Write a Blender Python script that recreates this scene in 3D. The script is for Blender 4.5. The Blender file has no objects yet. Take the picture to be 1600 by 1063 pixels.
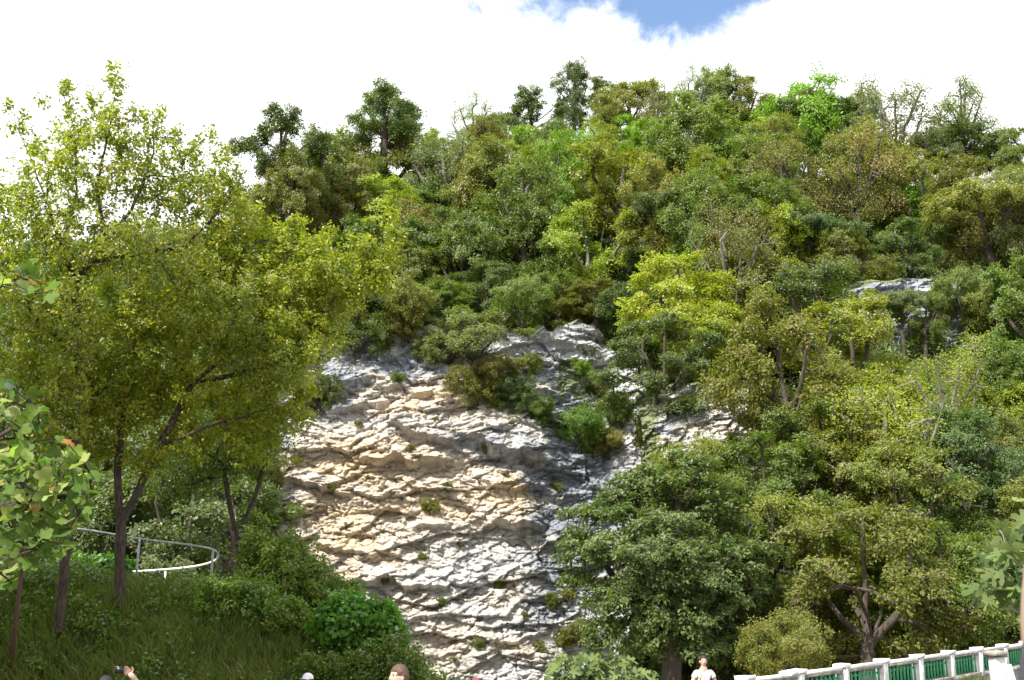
import bpy, math, random
import numpy as np
from mathutils import Vector, Matrix

SC = bpy.context.scene
COL = SC.collection
R = math.radians

# ------------------------------------------------------------------ camera
FPX = 1885.0                      # focal length in pixels of the 1600 px photograph
PITCH = R(15.4)
CAMZ = 1.6
cam_d = bpy.data.cameras.new('camera'); cam = bpy.data.objects.new('camera', cam_d); COL.objects.link(cam)
cam.location = (0, 0, CAMZ); cam.rotation_euler = (R(90) + PITCH, 0, 0)
cam_d.sensor_width = 23.7; cam_d.lens = 23.7 * FPX / 1600.0
cam_d.clip_start = 0.1; cam_d.clip_end = 2000
cam_d.dof.use_dof = True; cam_d.dof.focus_distance = 70; cam_d.dof.aperture_fstop = 6.3
SC.camera = cam

def ray(px, py):
    """azimuth and elevation tangents (per metre forward) of a pixel of the photograph"""
    u = (px - 800) / FPX; v = (531.5 - py) / FPX
    f = math.cos(PITCH) - v * math.sin(PITCH)
    return u / f, (math.sin(PITCH) + v * math.cos(PITCH)) / f

def at(px, py, Y):
    a, e = ray(px, py)
    return Vector((a * Y, Y, CAMZ + e * Y))

def mpp(px, py, Y):               # metres per photo pixel at that spot
    v = (531.5 - py) / FPX
    return Y / (math.cos(PITCH) - v * math.sin(PITCH)) / FPX

# ------------------------------------------------------------------ light
SUN_EL = R(47); SUN_AZ = R(-143)   # azimuth measured from +Y clockwise towards +X (sun behind the left shoulder)
sv = Vector((math.sin(SUN_AZ) * math.cos(SUN_EL), math.cos(SUN_AZ) * math.cos(SUN_EL), math.sin(SUN_EL)))
sun_d = bpy.data.lights.new('sun', 'SUN'); sun = bpy.data.objects.new('sun', sun_d); COL.objects.link(sun)
sun_d.energy = 5.0; sun_d.angle = R(0.5); sun_d.color = (1.0, 0.95, 0.87)
sun.rotation_euler = sv.to_track_quat('Z', 'Y').to_euler()
sun.location = (-40, -40, 80)

world = bpy.data.worlds.new('World'); SC.world = world; world.use_nodes = True
nt = world.node_tree; nt.nodes.clear()
def N(nt, t, **kw):
    n = nt.nodes.new(t)
    for k, v in kw.items():
        if k in n.inputs: n.inputs[k].default_value = v
        else: setattr(n, k, v)
    return n
def L(nt, a, b): nt.links.new(a, b)
def M2(nt, op, a, b=None, c=None, clamp=False):
    n = nt.nodes.new('ShaderNodeMath'); n.operation = op; n.use_clamp = clamp
    for i, x in enumerate((a, b, c)):
        if x is None: continue
        if isinstance(x, (int, float)): n.inputs[i].default_value = x
        else: nt.links.new(x, n.inputs[i])
    return n.outputs[0]
sky = N(nt, 'ShaderNodeTexSky', sky_type='NISHITA', sun_disc=False, sun_elevation=SUN_EL, sun_rotation=SUN_AZ)
sky.air_density = 1.0; sky.dust_density = 0.6; sky.ozone_density = 1.5
bg1 = N(nt, 'ShaderNodeBackground'); bg1.inputs[1].default_value = 0.15
L(nt, sky.outputs[0], bg1.inputs[0])
tc = N(nt, 'ShaderNodeTexCoord')
hole = at(1000, -38, 1.0) - Vector((0, 0, CAMZ)); hole.normalize()
n1 = N(nt, 'ShaderNodeTexNoise'); n1.inputs['Scale'].default_value = 11.0; n1.inputs['Detail'].default_value = 9; n1.inputs['Roughness'].default_value = 0.62
n1.inputs['Distortion'].default_value = 0.25
L(nt, tc.outputs['Generated'], n1.inputs['Vector'])
vs = N(nt, 'ShaderNodeVectorMath', operation='SUBTRACT'); L(nt, tc.outputs['Generated'], vs.inputs[0]); vs.inputs[1].default_value = hole
vsc = N(nt, 'ShaderNodeVectorMath', operation='MULTIPLY'); L(nt, vs.outputs[0], vsc.inputs[0]); vsc.inputs[1].default_value = (0.50, 1.2, 1.2)
vl = N(nt, 'ShaderNodeVectorMath', operation='LENGTH'); L(nt, vsc.outputs[0], vl.inputs[0])
dist = vl.outputs['Value']
n2 = N(nt, 'ShaderNodeTexNoise'); n2.inputs['Scale'].default_value = 1.6; n2.inputs['Detail'].default_value = 2
L(nt, tc.outputs['Generated'], n2.inputs['Vector'])
# broad cloud deck that breaks up here and there, one break over the hill
gapdist = M2(nt, 'MINIMUM', M2(nt, 'MULTIPLY', dist, 13.5), 1.7)
lowf = M2(nt, 'MULTIPLY', M2(nt, 'SUBTRACT', n2.outputs['Fac'], 0.5), 1.6)
val = M2(nt, 'ADD', M2(nt, 'MULTIPLY', M2(nt, 'SUBTRACT', n1.outputs['Fac'], 0.5), 3.6), M2(nt, 'ADD', lowf, M2(nt, 'SUBTRACT', gapdist, 1.15)))
mask = N(nt, 'ShaderNodeMapRange', interpolation_type='SMOOTHSTEP'); L(nt, val, mask.inputs['Value'])
mask.inputs['From Min'].default_value = -0.55; mask.inputs['From Max'].default_value = 0.25
n3 = N(nt, 'ShaderNodeTexNoise'); n3.inputs['Scale'].default_value = 2.6; n3.inputs['Detail'].default_value = 4
L(nt, tc.outputs['Generated'], n3.inputs['Vector'])
cr = N(nt, 'ShaderNodeValToRGB'); L(nt, n3.outputs['Fac'], cr.inputs[0])
cr.color_ramp.elements[0].position = 0.30; cr.color_ramp.elements[0].color = (0.50, 0.55, 0.66, 1)
cr.color_ramp.elements[1].position = 0.5; cr.color_ramp.elements[1].color = (1, 1, 1, 1)
bg2 = N(nt, 'ShaderNodeBackground'); bg2.inputs[1].default_value = 1.0; L(nt, cr.outputs[0], bg2.inputs[0])
mx = N(nt, 'ShaderNodeMixShader'); L(nt, mask.outputs[0], mx.inputs[0]); L(nt, bg1.outputs[0], mx.inputs[1]); L(nt, bg2.outputs[0], mx.inputs[2])
wo = N(nt, 'ShaderNodeOutputWorld'); L(nt, mx.outputs[0], wo.inputs[0])

SC.view_settings.view_transform = 'Standard'; SC.view_settings.look = 'None'
SC.view_settings.exposure = 0.85; SC.view_settings.gamma = 1.0; SC.view_settings.use_curve_mapping = False
SC.cycles.max_bounces = 6; SC.cycles.transparent_max_bounces = 4; SC.cycles.transmission_bounces = 4
SC.cycles.diffuse_bounces = 4; SC.cycles.glossy_bounces = 2
SC.cycles.use_denoising = True; SC.cycles.denoiser = 'OPENIMAGEDENOISE'; SC.cycles.denoising_input_passes = 'RGB_ALBEDO_NORMAL'

# ------------------------------------------------------------------ helpers
def rng_(s): return np.random.default_rng(s)

def np_mesh(name, V, Q=None, T=None, mats=(), smooth=False, mi=None):
    V = np.asarray(V, dtype=np.float32).reshape(-1, 3)
    me = bpy.data.meshes.new(name)
    Q = np.zeros((0, 4), np.int32) if Q is None else np.asarray(Q, np.int32).reshape(-1, 4)
    T = np.zeros((0, 3), np.int32) if T is None else np.asarray(T, np.int32).reshape(-1, 3)
    loops = np.concatenate([Q.ravel(), T.ravel()])
    starts = np.concatenate([np.arange(len(Q)) * 4, len(Q) * 4 + np.arange(len(T)) * 3]).astype(np.int32)
    me.vertices.add(len(V)); me.vertices.foreach_set('co', V.ravel())
    me.loops.add(len(loops)); me.loops.foreach_set('vertex_index', loops.astype(np.int32))
    me.polygons.add(len(starts)); me.polygons.foreach_set('loop_start', starts)
    me.update(calc_edges=True)
    if smooth: me.polygons.foreach_set('use_smooth', np.ones(len(starts), bool))
    for m in mats: me.materials.append(m)
    if mi is not None: me.polygons.foreach_set('material_index', np.asarray(mi, np.int32))
    return me

def attr(me, name, vals):
    a = me.attributes.new(name, 'FLOAT', 'POINT'); a.data.foreach_set('value', np.asarray(vals, np.float32).ravel())

def link(name, me, parent=None, label=None, cat=None, group=None, kind=None, loc=None):
    o = bpy.data.objects.new(name, me); COL.objects.link(o)
    if parent is not None: o.parent = parent
    if loc is not None: o.location = loc
    tag(o, label, cat, group, kind)
    return o
def tag(o, label=None, cat=None, group=None, kind=None):
    if label: o['label'] = label
    if cat: o['category'] = cat
    if group: o['group'] = group
    if kind: o['kind'] = kind

class MB:
    """collects closed pieces into one mesh"""
    def __init__(s): s.V = []; s.Q = []; s.T = []; s.n = 0
    def add(s, V, Q=(), T=()):
        V = np.asarray(V, float).reshape(-1, 3)
        if len(Q): s.Q.append(np.asarray(Q) + s.n)
        if len(T): s.T.append(np.asarray(T) + s.n)
        s.V.append(V); s.n += len(V)
    def box(s, x0, x1, y0, y1, z0, z1, bev=0.0, M=None):
        b = bev
        if b <= 0:
            V = np.array([[x, y, z] for z in (z0, z1) for y in (y0, y1) for x in (x0, x1)], float)
            Q = [[0, 2, 3, 1], [4, 5, 7, 6], [0, 1, 5, 4], [2, 6, 7, 3], [0, 4, 6, 2], [1, 3, 7, 5]]
        else:
            rings = []
            def ring(z, i): return [[x0 + i + b, y0 + i, z], [x1 - i - b, y0 + i, z], [x1 - i, y0 + i + b, z], [x1 - i, y1 - i - b, z],
                                    [x1 - i - b, y1 - i, z], [x0 + i + b, y1 - i, z], [x0 + i, y1 - i - b, z], [x0 + i, y0 + i + b, z]]
            V = np.array(ring(z0, b) + ring(z0 + b, 0) + ring(z1 - b, 0) + ring(z1, b), float)
            Q = []
            for r_ in range(3):
                for k in range(8):
                    a = r_ * 8 + k; c = r_ * 8 + (k + 1) % 8
                    Q.append([a, c, c + 8, a + 8])
            Q += [[3, 2, 1, 0], [4, 3, 0, 7], [7, 6, 5, 4], [24, 25, 26, 27], [24, 27, 28, 31], [28, 29, 30, 31]]
        if M is not None:
            V = np.array([M @ Vector(v) for v in V])
        s.add(V, Q)
    def tube(s, pts, rad, n=8, cap=True):
        pts = [Vector(p) for p in pts]; rad = rad if hasattr(rad, '__len__') else [rad] * len(pts)
        V = []; Q = []; T = []
        ref = None
        for i, p in enumerate(pts):
            d = (pts[min(i + 1, len(pts) - 1)] - pts[max(i - 1, 0)]).normalized()
            if ref is None:
                ref = Vector((0, 0, 1)) if abs(d.z) < .8 else Vector((1, 0, 0))
            u = (ref - d * ref.dot(d)).normalized(); w = d.cross(u); ref = u
            for k in range(n):
                a = 2 * math.pi * k / n
                V.append(p + (u * math.cos(a) + w * math.sin(a)) * rad[i])
        for i in range(len(pts) - 1):
            for k in range(n):
                Q.append([i * n + k, i * n + (k + 1) % n, (i + 1) * n + (k + 1) % n, (i + 1) * n + k])
        if cap:
            V.append(pts[0]); V.append(pts[-1]); a = len(pts) * n
            for k in range(n):
                T.append([a, (k + 1) % n, k]); b = (len(pts) - 1) * n
                T.append([a + 1, b + k, b + (k + 1) % n])
        s.add([tuple(v) for v in V], Q, T)
    def ball(s, c, r, nu=12, nv=8, fn=None):
        V = []; Q = []
        for j in range(nv + 1):
            th = math.pi * j / nv
            for i in range(nu):
                ph = 2 * math.pi * i / nu
                d = Vector((math.sin(th) * math.cos(ph), math.sin(th) * math.sin(ph), math.cos(th)))
                p = Vector((d.x * r[0], d.y * r[1], d.z * r[2]))
                if fn: p = fn(d, p)
                V.append(tuple(Vector(c) + p))
        for j in range(nv):
            for i in range(nu):
                Q.append([j * nu + i, (j + 1) * nu + i, (j + 1) * nu + (i + 1) % nu, j * nu + (i + 1) % nu])
        s.add(V, Q)
    def mesh(s, name, mat, smooth=False):
        V = np.concatenate(s.V); Q = np.concatenate(s.Q) if s.Q else None; T = np.concatenate(s.T) if s.T else None
        return np_mesh(name, V, Q, T, (mat,) if mat else (), smooth)
    def build(s, name, mat, parent=None, smooth=False, **kw):
        return link(name, s.mesh(name, mat, smooth), parent, **kw)

def empty(name, loc, label, cat, group=None, rz=0):
    o = bpy.data.objects.new(name, None); COL.objects.link(o); o.location = loc; o.rotation_euler = (0, 0, rz)
    o.empty_display_size = 0.3
    tag(o, label, cat, group); return o

# value noise -------------------------------------------------------
def _h(ix, iy, iz, seed):
    n = (ix.astype(np.int64) * 374761393 + iy.astype(np.int64) * 668265263 + iz.astype(np.int64) * 2147483647 + seed * 974634777) & 0xffffffff
    n = ((n ^ (n >> 13)) * 1274126177) & 0xffffffff
    n = ((n ^ (n >> 16)) * 2246822519) & 0xffffffff
    return ((n ^ (n >> 15)) & 0xffff) / 65535.0
def vnoise(x, y, z=0.0, seed=0):
    x, y, z = np.broadcast_arrays(np.asarray(x, float), np.asarray(y, float), np.asarray(z, float))
    ix, iy, iz = np.floor(x), np.floor(y), np.floor(z); fx, fy, fz = x - ix, y - iy, z - iz
    fx = fx * fx * fx * (fx * (fx * 6 - 15) + 10); fy = fy * fy * fy * (fy * (fy * 6 - 15) + 10); fz = fz * fz * (3 - 2 * fz)
    ix, iy, iz = ix.astype(np.int64), iy.astype(np.int64), iz.astype(np.int64)
    r = 0
    zs = (0, 1) if np.any(fz > 0) else (0,)
    for dz in zs:
        wz = fz if dz else 1 - fz
        for dy in (0, 1):
            wy = fy if dy else 1 - fy
            for dx in (0, 1):
                wx = fx if dx else 1 - fx
                r = r + _h(ix + dx, iy + dy, iz + dz, seed) * wx * wy * wz
    return r * 2 - 1
def fbm(x, y, z=0.0, seed=0, oct=5, gain=0.5, lac=2.03):
    s = 0; a = 1; t = 0
    for i in range(oct):
        s = s + vnoise(x, y, z, seed + i * 17) * a; t += a; a *= gain; x = x * lac + 3.1; y = y * lac + 1.7; z = z * lac
    return s / t
def sstep(a, b, x):
    t = np.clip((x - a) / (b - a), 0, 1); return t * t * (3 - 2 * t)

# ------------------------------------------------------------------ materials
def base_mat(name):
    m = bpy.data.materials.new(name); m.use_nodes = True
    nt = m.node_tree; nt.nodes.clear(); out = nt.nodes.new('ShaderNodeOutputMaterial'); return m, nt, out
def mixc(nt, fac, a, b, blend='MIX'):
    n = nt.nodes.new('ShaderNodeMix'); n.data_type = 'RGBA'; n.blend_type = blend
    if isinstance(fac, (int, float)): n.inputs[0].default_value = fac
    else: L(nt, fac, n.inputs[0])
    for i, c in ((6, a), (7, b)):
        if isinstance(c, (tuple, list)): n.inputs[i].default_value = (*c[:3], 1)
        else: L(nt, c, n.inputs[i])
    return n.outputs[2]
def ramp(nt, fac, stops):
    n = nt.nodes.new('ShaderNodeValToRGB'); L(nt, fac, n.inputs[0]); e = n.color_ramp.elements
    while len(e) < len(stops): e.new(0.5)
    for i, (p, c) in enumerate(stops): e[i].position = p; e[i].color = (*c[:3], 1)
    return n.outputs[0]
def noise(nt, vec, scale, detail=4, rough=0.55):
    n = nt.nodes.new('ShaderNodeTexNoise'); n.inputs['Scale'].default_value = scale; n.inputs['Detail'].default_value = detail
    n.inputs['Roughness'].default_value = rough
    if vec is not None: L(nt, vec, n.inputs['Vector'])
    return n.outputs['Fac']

def leaf_mat(name, c0, c1, c2, f2=0.12, trans=0.42, obj_var=0.18, clump=0.6):
    """c0/c1: the range most leaves take; c2: the odd yellowed or browned leaf"""
    gain = 1.62
    c0 = (c0[0] * gain * 1.12, c0[1] * gain * 1.20, c0[2] * gain * 1.15); c1 = (c1[0] * gain * .98, c1[1] * gain * 1.05, c1[2] * gain * 1.1); c2 = tuple(v * 1.1 for v in c2)
    m, nt, out = base_mat(name)
    geo = nt.nodes.new('ShaderNodeNewGeometry'); oi = nt.nodes.new('ShaderNodeObjectInfo'); tcn = nt.nodes.new('ShaderNodeTexCoord')
    rnd = geo.outputs['Random Per Island']
    nz = noise(nt, tcn.outputs['Object'], clump, 3)
    f = M2(nt, 'ADD', M2(nt, 'MULTIPLY', rnd, 0.55), M2(nt, 'MULTIPLY', M2(nt, 'SUBTRACT', nz, 0.3), 1.1), clamp=True)
    col = mixc(nt, f, c0, c1)
    r2 = M2(nt, 'FRACT', M2(nt, 'MULTIPLY', rnd, 37.7))
    odd = M2(nt, 'LESS_THAN', r2, M2(nt, 'MULTIPLY', M2(nt, 'MULTIPLY', nz, 2.0), f2))
    col = mixc(nt, odd, col, c2)
    hs = nt.nodes.new('ShaderNodeHueSaturation'); L(nt, col, hs.inputs['Color'])
    v = M2(nt, 'ADD', 1 - obj_var, M2(nt, 'MULTIPLY', oi.outputs['Random'], 2 * obj_var)); L(nt, v, hs.inputs['Value'])
    hv = M2(nt, 'ADD', 0.5 - obj_var * .085, M2(nt, 'MULTIPLY', M2(nt, 'FRACT', M2(nt, 'MULTIPLY', oi.outputs['Random'], 7.3)), 0.17 * obj_var)); L(nt, hv, hs.inputs['Hue'])
    d = nt.nodes.new('ShaderNodeBsdfDiffuse'); L(nt, hs.outputs[0], d.inputs[0])
    t = nt.nodes.new('ShaderNodeBsdfTranslucent')
    tcol = mixc(nt, 1.0, hs.outputs[0], (1.3, 1.6, 0.5), 'MULTIPLY'); L(nt, tcol, t.inputs[0])
    mxs = nt.nodes.new('ShaderNodeMixShader'); mxs.inputs[0].default_value = trans; L(nt, d.outputs[0], mxs.inputs[1]); L(nt, t.outputs[0], mxs.inputs[2])
    g = nt.nodes.new('ShaderNodeBsdfGlossy'); g.inputs['Roughness'].default_value = 0.48; g.inputs['Color'].default_value = (1, 1, 1, 1)
    fr = nt.nodes.new('ShaderNodeFresnel'); fr.inputs[0].default_value = 1.35
    ff = M2(nt, 'MULTIPLY', fr.outputs[0], 0.10)
    m2 = nt.nodes.new('ShaderNodeMixShader'); L(nt, ff, m2.inputs[0]); L(nt, mxs.outputs[0], m2.inputs[1]); L(nt, g.outputs[0], m2.inputs[2])
    L(nt, m2.outputs[0], out.inputs[0])
    return m

def solid_mat(name, c0, c1=None, scale=8, rough=0.8, bump=0.0, bscale=30, metal=0.0, detail=5, stretch=None):
    m, nt, out = base_mat(name)
    p = nt.nodes.new('ShaderNodeBsdfPrincipled'); p.inputs['Roughness'].default_value = rough; p.inputs['Metallic'].default_value = metal
    tcn = nt.nodes.new('ShaderNodeTexCoord'); vec = tcn.outputs['Object']
    if stretch:
        mp = nt.nodes.new('ShaderNodeMapping'); mp.inputs['Scale'].default_value = stretch; L(nt, vec, mp.inputs['Vector']); vec = mp.outputs[0]
    c1 = c1 or tuple(x * 0.7 for x in c0)
    nz = noise(nt, vec, scale, detail, 0.65)
    L(nt, ramp(nt, nz, [(0.35, c1), (0.62, c0)]), p.inputs['Base Color'])
    if bump:
        b = nt.nodes.new('ShaderNodeBump'); b.inputs['Strength'].default_value = bump; b.inputs['Distance'].default_value = 0.02
        L(nt, noise(nt, vec, bscale, 6, 0.7), b.inputs['Height']); L(nt, b.outputs[0], p.inputs['Normal'])
    L(nt, p.outputs[0], out.inputs[0])
    return m

#            name            dark              light             odd
LM = {
 'green':   leaf_mat('leaf_green', (0.046, 0.066, 0.012), (0.110, 0.135, 0.022), (0.19, 0.17, 0.03), 0.12),
 'dark':    leaf_mat('leaf_dark', (0.034, 0.052, 0.014), (0.078, 0.100, 0.022), (0.13, 0.13, 0.03), 0.10),
 'olive':   leaf_mat('leaf_olive', (0.070, 0.080, 0.014), (0.145, 0.145, 0.026), (0.21, 0.15, 0.04), 0.18),
 'grey':    leaf_mat('leaf_grey_green', (0.075, 0.088, 0.034), (0.140, 0.155, 0.060), (0.19, 0.16, 0.07), 0.14),
 'yellow':  leaf_mat('leaf_yellow_green', (0.100, 0.122, 0.012), (0.205, 0.215, 0.022), (0.29, 0.24, 0.035), 0.18),
 'lime':    leaf_mat('leaf_lime', (0.080, 0.130, 0.010), (0.160, 0.225, 0.018), (0.21, 0.22, 0.03), 0.06),
 'brown':   leaf_mat('leaf_brownish', (0.085, 0.085, 0.022), (0.160, 0.152, 0.038), (0.22, 0.13, 0.045), 0.24),
 'rust':    leaf_mat('leaf_rust', (0.10, 0.072, 0.025), (0.19, 0.13, 0.045), (0.08, 0.10, 0.03), 0.2),
 'blue':    leaf_mat('leaf_blue_green', (0.042, 0.068, 0.024), (0.088, 0.128, 0.046), (0.14, 0.14, 0.05), 0.08),
 'near_a':  leaf_mat('leaf_airy_tree', (0.078, 0.095, 0.018), (0.200, 0.200, 0.034), (0.44, 0.37, 0.04), 0.16, trans=.46, obj_var=0, clump=0.5),
 'near_b':  leaf_mat('leaf_yellowing_tree', (0.080, 0.100, 0.014), (0.225, 0.220, 0.030), (0.42, 0.35, 0.04), 0.14, trans=.46, obj_var=0, clump=0.6),
 'bigtree': leaf_mat('leaf_deep_green', (0.040, 0.058, 0.020), (0.108, 0.130, 0.042), (0.15, 0.14, 0.04), 0.10, obj_var=.04, clump=.5),
 'vine':    leaf_mat('leaf_vine', (0.045, 0.090, 0.014), (0.095, 0.165, 0.025), (0.15, 0.18, 0.03), 0.05, clump=2),
 'near_g':  leaf_mat('leaf_bank_shrub', (0.045, 0.075, 0.012), (0.105, 0.145, 0.022), (0.20, 0.18, 0.03), 0.10, clump=1.5),
}
BARK = solid_mat('bark_dark', (0.085, 0.068, 0.050), (0.030, 0.024, 0.018), 3, 0.95, 0.6, 9, stretch=(4, 4, 1))
BARK_PALE = solid_mat('bark_pale', (0.20, 0.18, 0.15), (0.08, 0.07, 0.055), 4, 0.9, 0.4, 12, stretch=(3, 3, 1))
BARK_NEAR = solid_mat('bark_flaking', (0.085, 0.062, 0.046), (0.016, 0.012, 0.009), 7, 0.95, 1.0, 22, stretch=(3, 3, 0.8))

# ------------------------------------------------------------------ terrain
def tab(pts):
    xs = [ray(p[0], p[1])[0] for p in pts]; es = [ray(p[0], p[1])[1] for p in pts]
    return np.array(xs), np.array(es)
# ground line of the ridge (about a tree height below the tree tops of the photograph)
RA, RE = tab([(-900, 700), (-300, 560), (0, 500), (200, 460), (350, 415), (450, 345), (540, 300), (610, 262), (720, 262), (800, 250), (900, 232), (1000, 235),
              (1100, 235), (1200, 250), (1300, 270), (1400, 278), (1500, 300), (1600, 330), (1750, 370), (2000, 430), (2600, 560)])
YS = np.concatenate([np.arange(30, 84, 1.5), np.arange(84, 100, 0.5), np.arange(100, 260, 2.0)])
def prof(a, y):
    """hill height before the ridge is cut; a = x / y"""
    x = a * y
    wc = sstep(-0.262, -0.215, a) * (1 - sstep(0.085, 0.125, a))        # 1 where the bare cliff stands
    zt = 28 + 0 * x
    cliff = np.where(y < 96.5, 0.0, zt * sstep(96.5, 102.5, y)) + np.maximum(y - 101.5, 0) * 0.82
    right = np.maximum(y - 60, 0) * 0.83
    left = np.maximum(y - 50, 0) * 0.52
    side = np.where(a > 0, right, left)
    return cliff * wc + side * (1 - wc)
AG = np.linspace(-1.1, 1.1, 331)
A2, Y2 = np.meshgrid(AG, YS, indexing='ij')
PZ = prof(A2, Y2)
RE = RE - 0.006
E2 = np.interp(AG, RA, RE)[:, None] * Y2 + CAMZ
over = (PZ > E2) & (Y2 > 100)
first = np.where(over.any(1), over.argmax(1), len(YS) - 1)
YR = YS[first]
YR = np.convolve(np.pad(YR, 4, mode='edge'), np.ones(9) / 9, 'valid')
ZR = prof(AG, YR)
def ground(x, y):
    a = np.clip(np.asarray(x, float) / np.asarray(y, float), -1.1, 1.1)
    yr = np.interp(a, AG, YR)
    p = prof(a, np.minimum(y, yr)); 
    return np.where(y > yr, p - (y - yr) * 0.35 * sstep(0, 12, y - yr), p) 
GZ = ground(A2 * Y2, Y2)
GZ = GZ + (fbm(A2 * Y2 / 9, Y2 / 9, seed=5, oct=4) * 1.3) * sstep(0.5, 6, GZ) - 0.5 * (GZ < 0.01)
nx, ny = len(AG), len(YS)
idx = np.arange(nx * ny).reshape(nx, ny)
Q = np.stack([idx[:-1, :-1], idx[1:, :-1], idx[1:, 1:], idx[:-1, 1:]], -1).reshape(-1, 4)
m, nt, out = base_mat('forest_floor')
p = nt.nodes.new('ShaderNodeBsdfPrincipled'); p.inputs['Roughness'].default_value = 0.95
tcn = nt.nodes.new('ShaderNodeTexCoord')
c = ramp(nt, noise(nt, tcn.outputs['Object'], 0.5, 8, 0.65), [(0.3, (0.035, 0.03, 0.016)), (0.5, (0.035, 0.05, 0.014)), (0.68, (0.075, 0.085, 0.025))])
L(nt, c, p.inputs['Base Color']); L(nt, p.outputs[0], out.inputs[0]); FLOOR = m
hill = link('hillside', np_mesh('hillside', np.stack([A2 * Y2, Y2, GZ], -1), Q, mats=(FLOOR,), smooth=True), kind='structure')
gm = solid_mat('gravel_ground', (0.22, 0.20, 0.17), (0.12, 0.11, 0.09), 1.5, 0.95, 0.5, 40)
g = MB(); g.box(-900, 900, -400, 1500, -1.2, -0.02); g.build('ground', gm, kind='structure')

# ------------------------------------------------------------------ cliff
def px2c(px, py, Y=92.0):
    v = at(px, py, Y); return v.x, v.z
def facets(x, z, cx, cz, seed, ah, at_):
    # broken blocks: each cell stands proud by its own amount and tilts its own way
    gx, gz = x / cx, z / cz
    ix, iz = np.floor(gx).astype(np.int64), np.floor(gz).astype(np.int64)
    best = np.full(x.shape, 9.0); sec = np.full(x.shape, 9.0); val = np.zeros(x.shape); zero = np.zeros_like(ix)
    for dx in (-1, 0, 1):
        for dz in (-1, 0, 1):
            jx, jz = ix + dx, iz + dz
            px_ = jx + 0.1 + 0.8 * _h(jx, jz, zero, seed); pz_ = jz + 0.1 + 0.8 * _h(jx, jz, zero + 1, seed)
            lx, lz = gx - px_, gz - pz_
            d = lx * lx + lz * lz
            v = ah * _h(jx, jz, zero + 2, seed) + at_ * ((_h(jx, jz, zero + 3, seed) - 0.5) * lx - (_h(jx, jz, zero + 4, seed) * 0.9 - 0.1) * lz)
            nb = d < best; sec = np.where(nb, best, np.minimum(sec, d)); val = np.where(nb, v, val); best = np.minimum(best, d)
    crack = 1 - sstep(0.0, 0.06, np.sqrt(sec) - np.sqrt(best))
    return val - crack * ah * 0.12
SURF = {}
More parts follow.
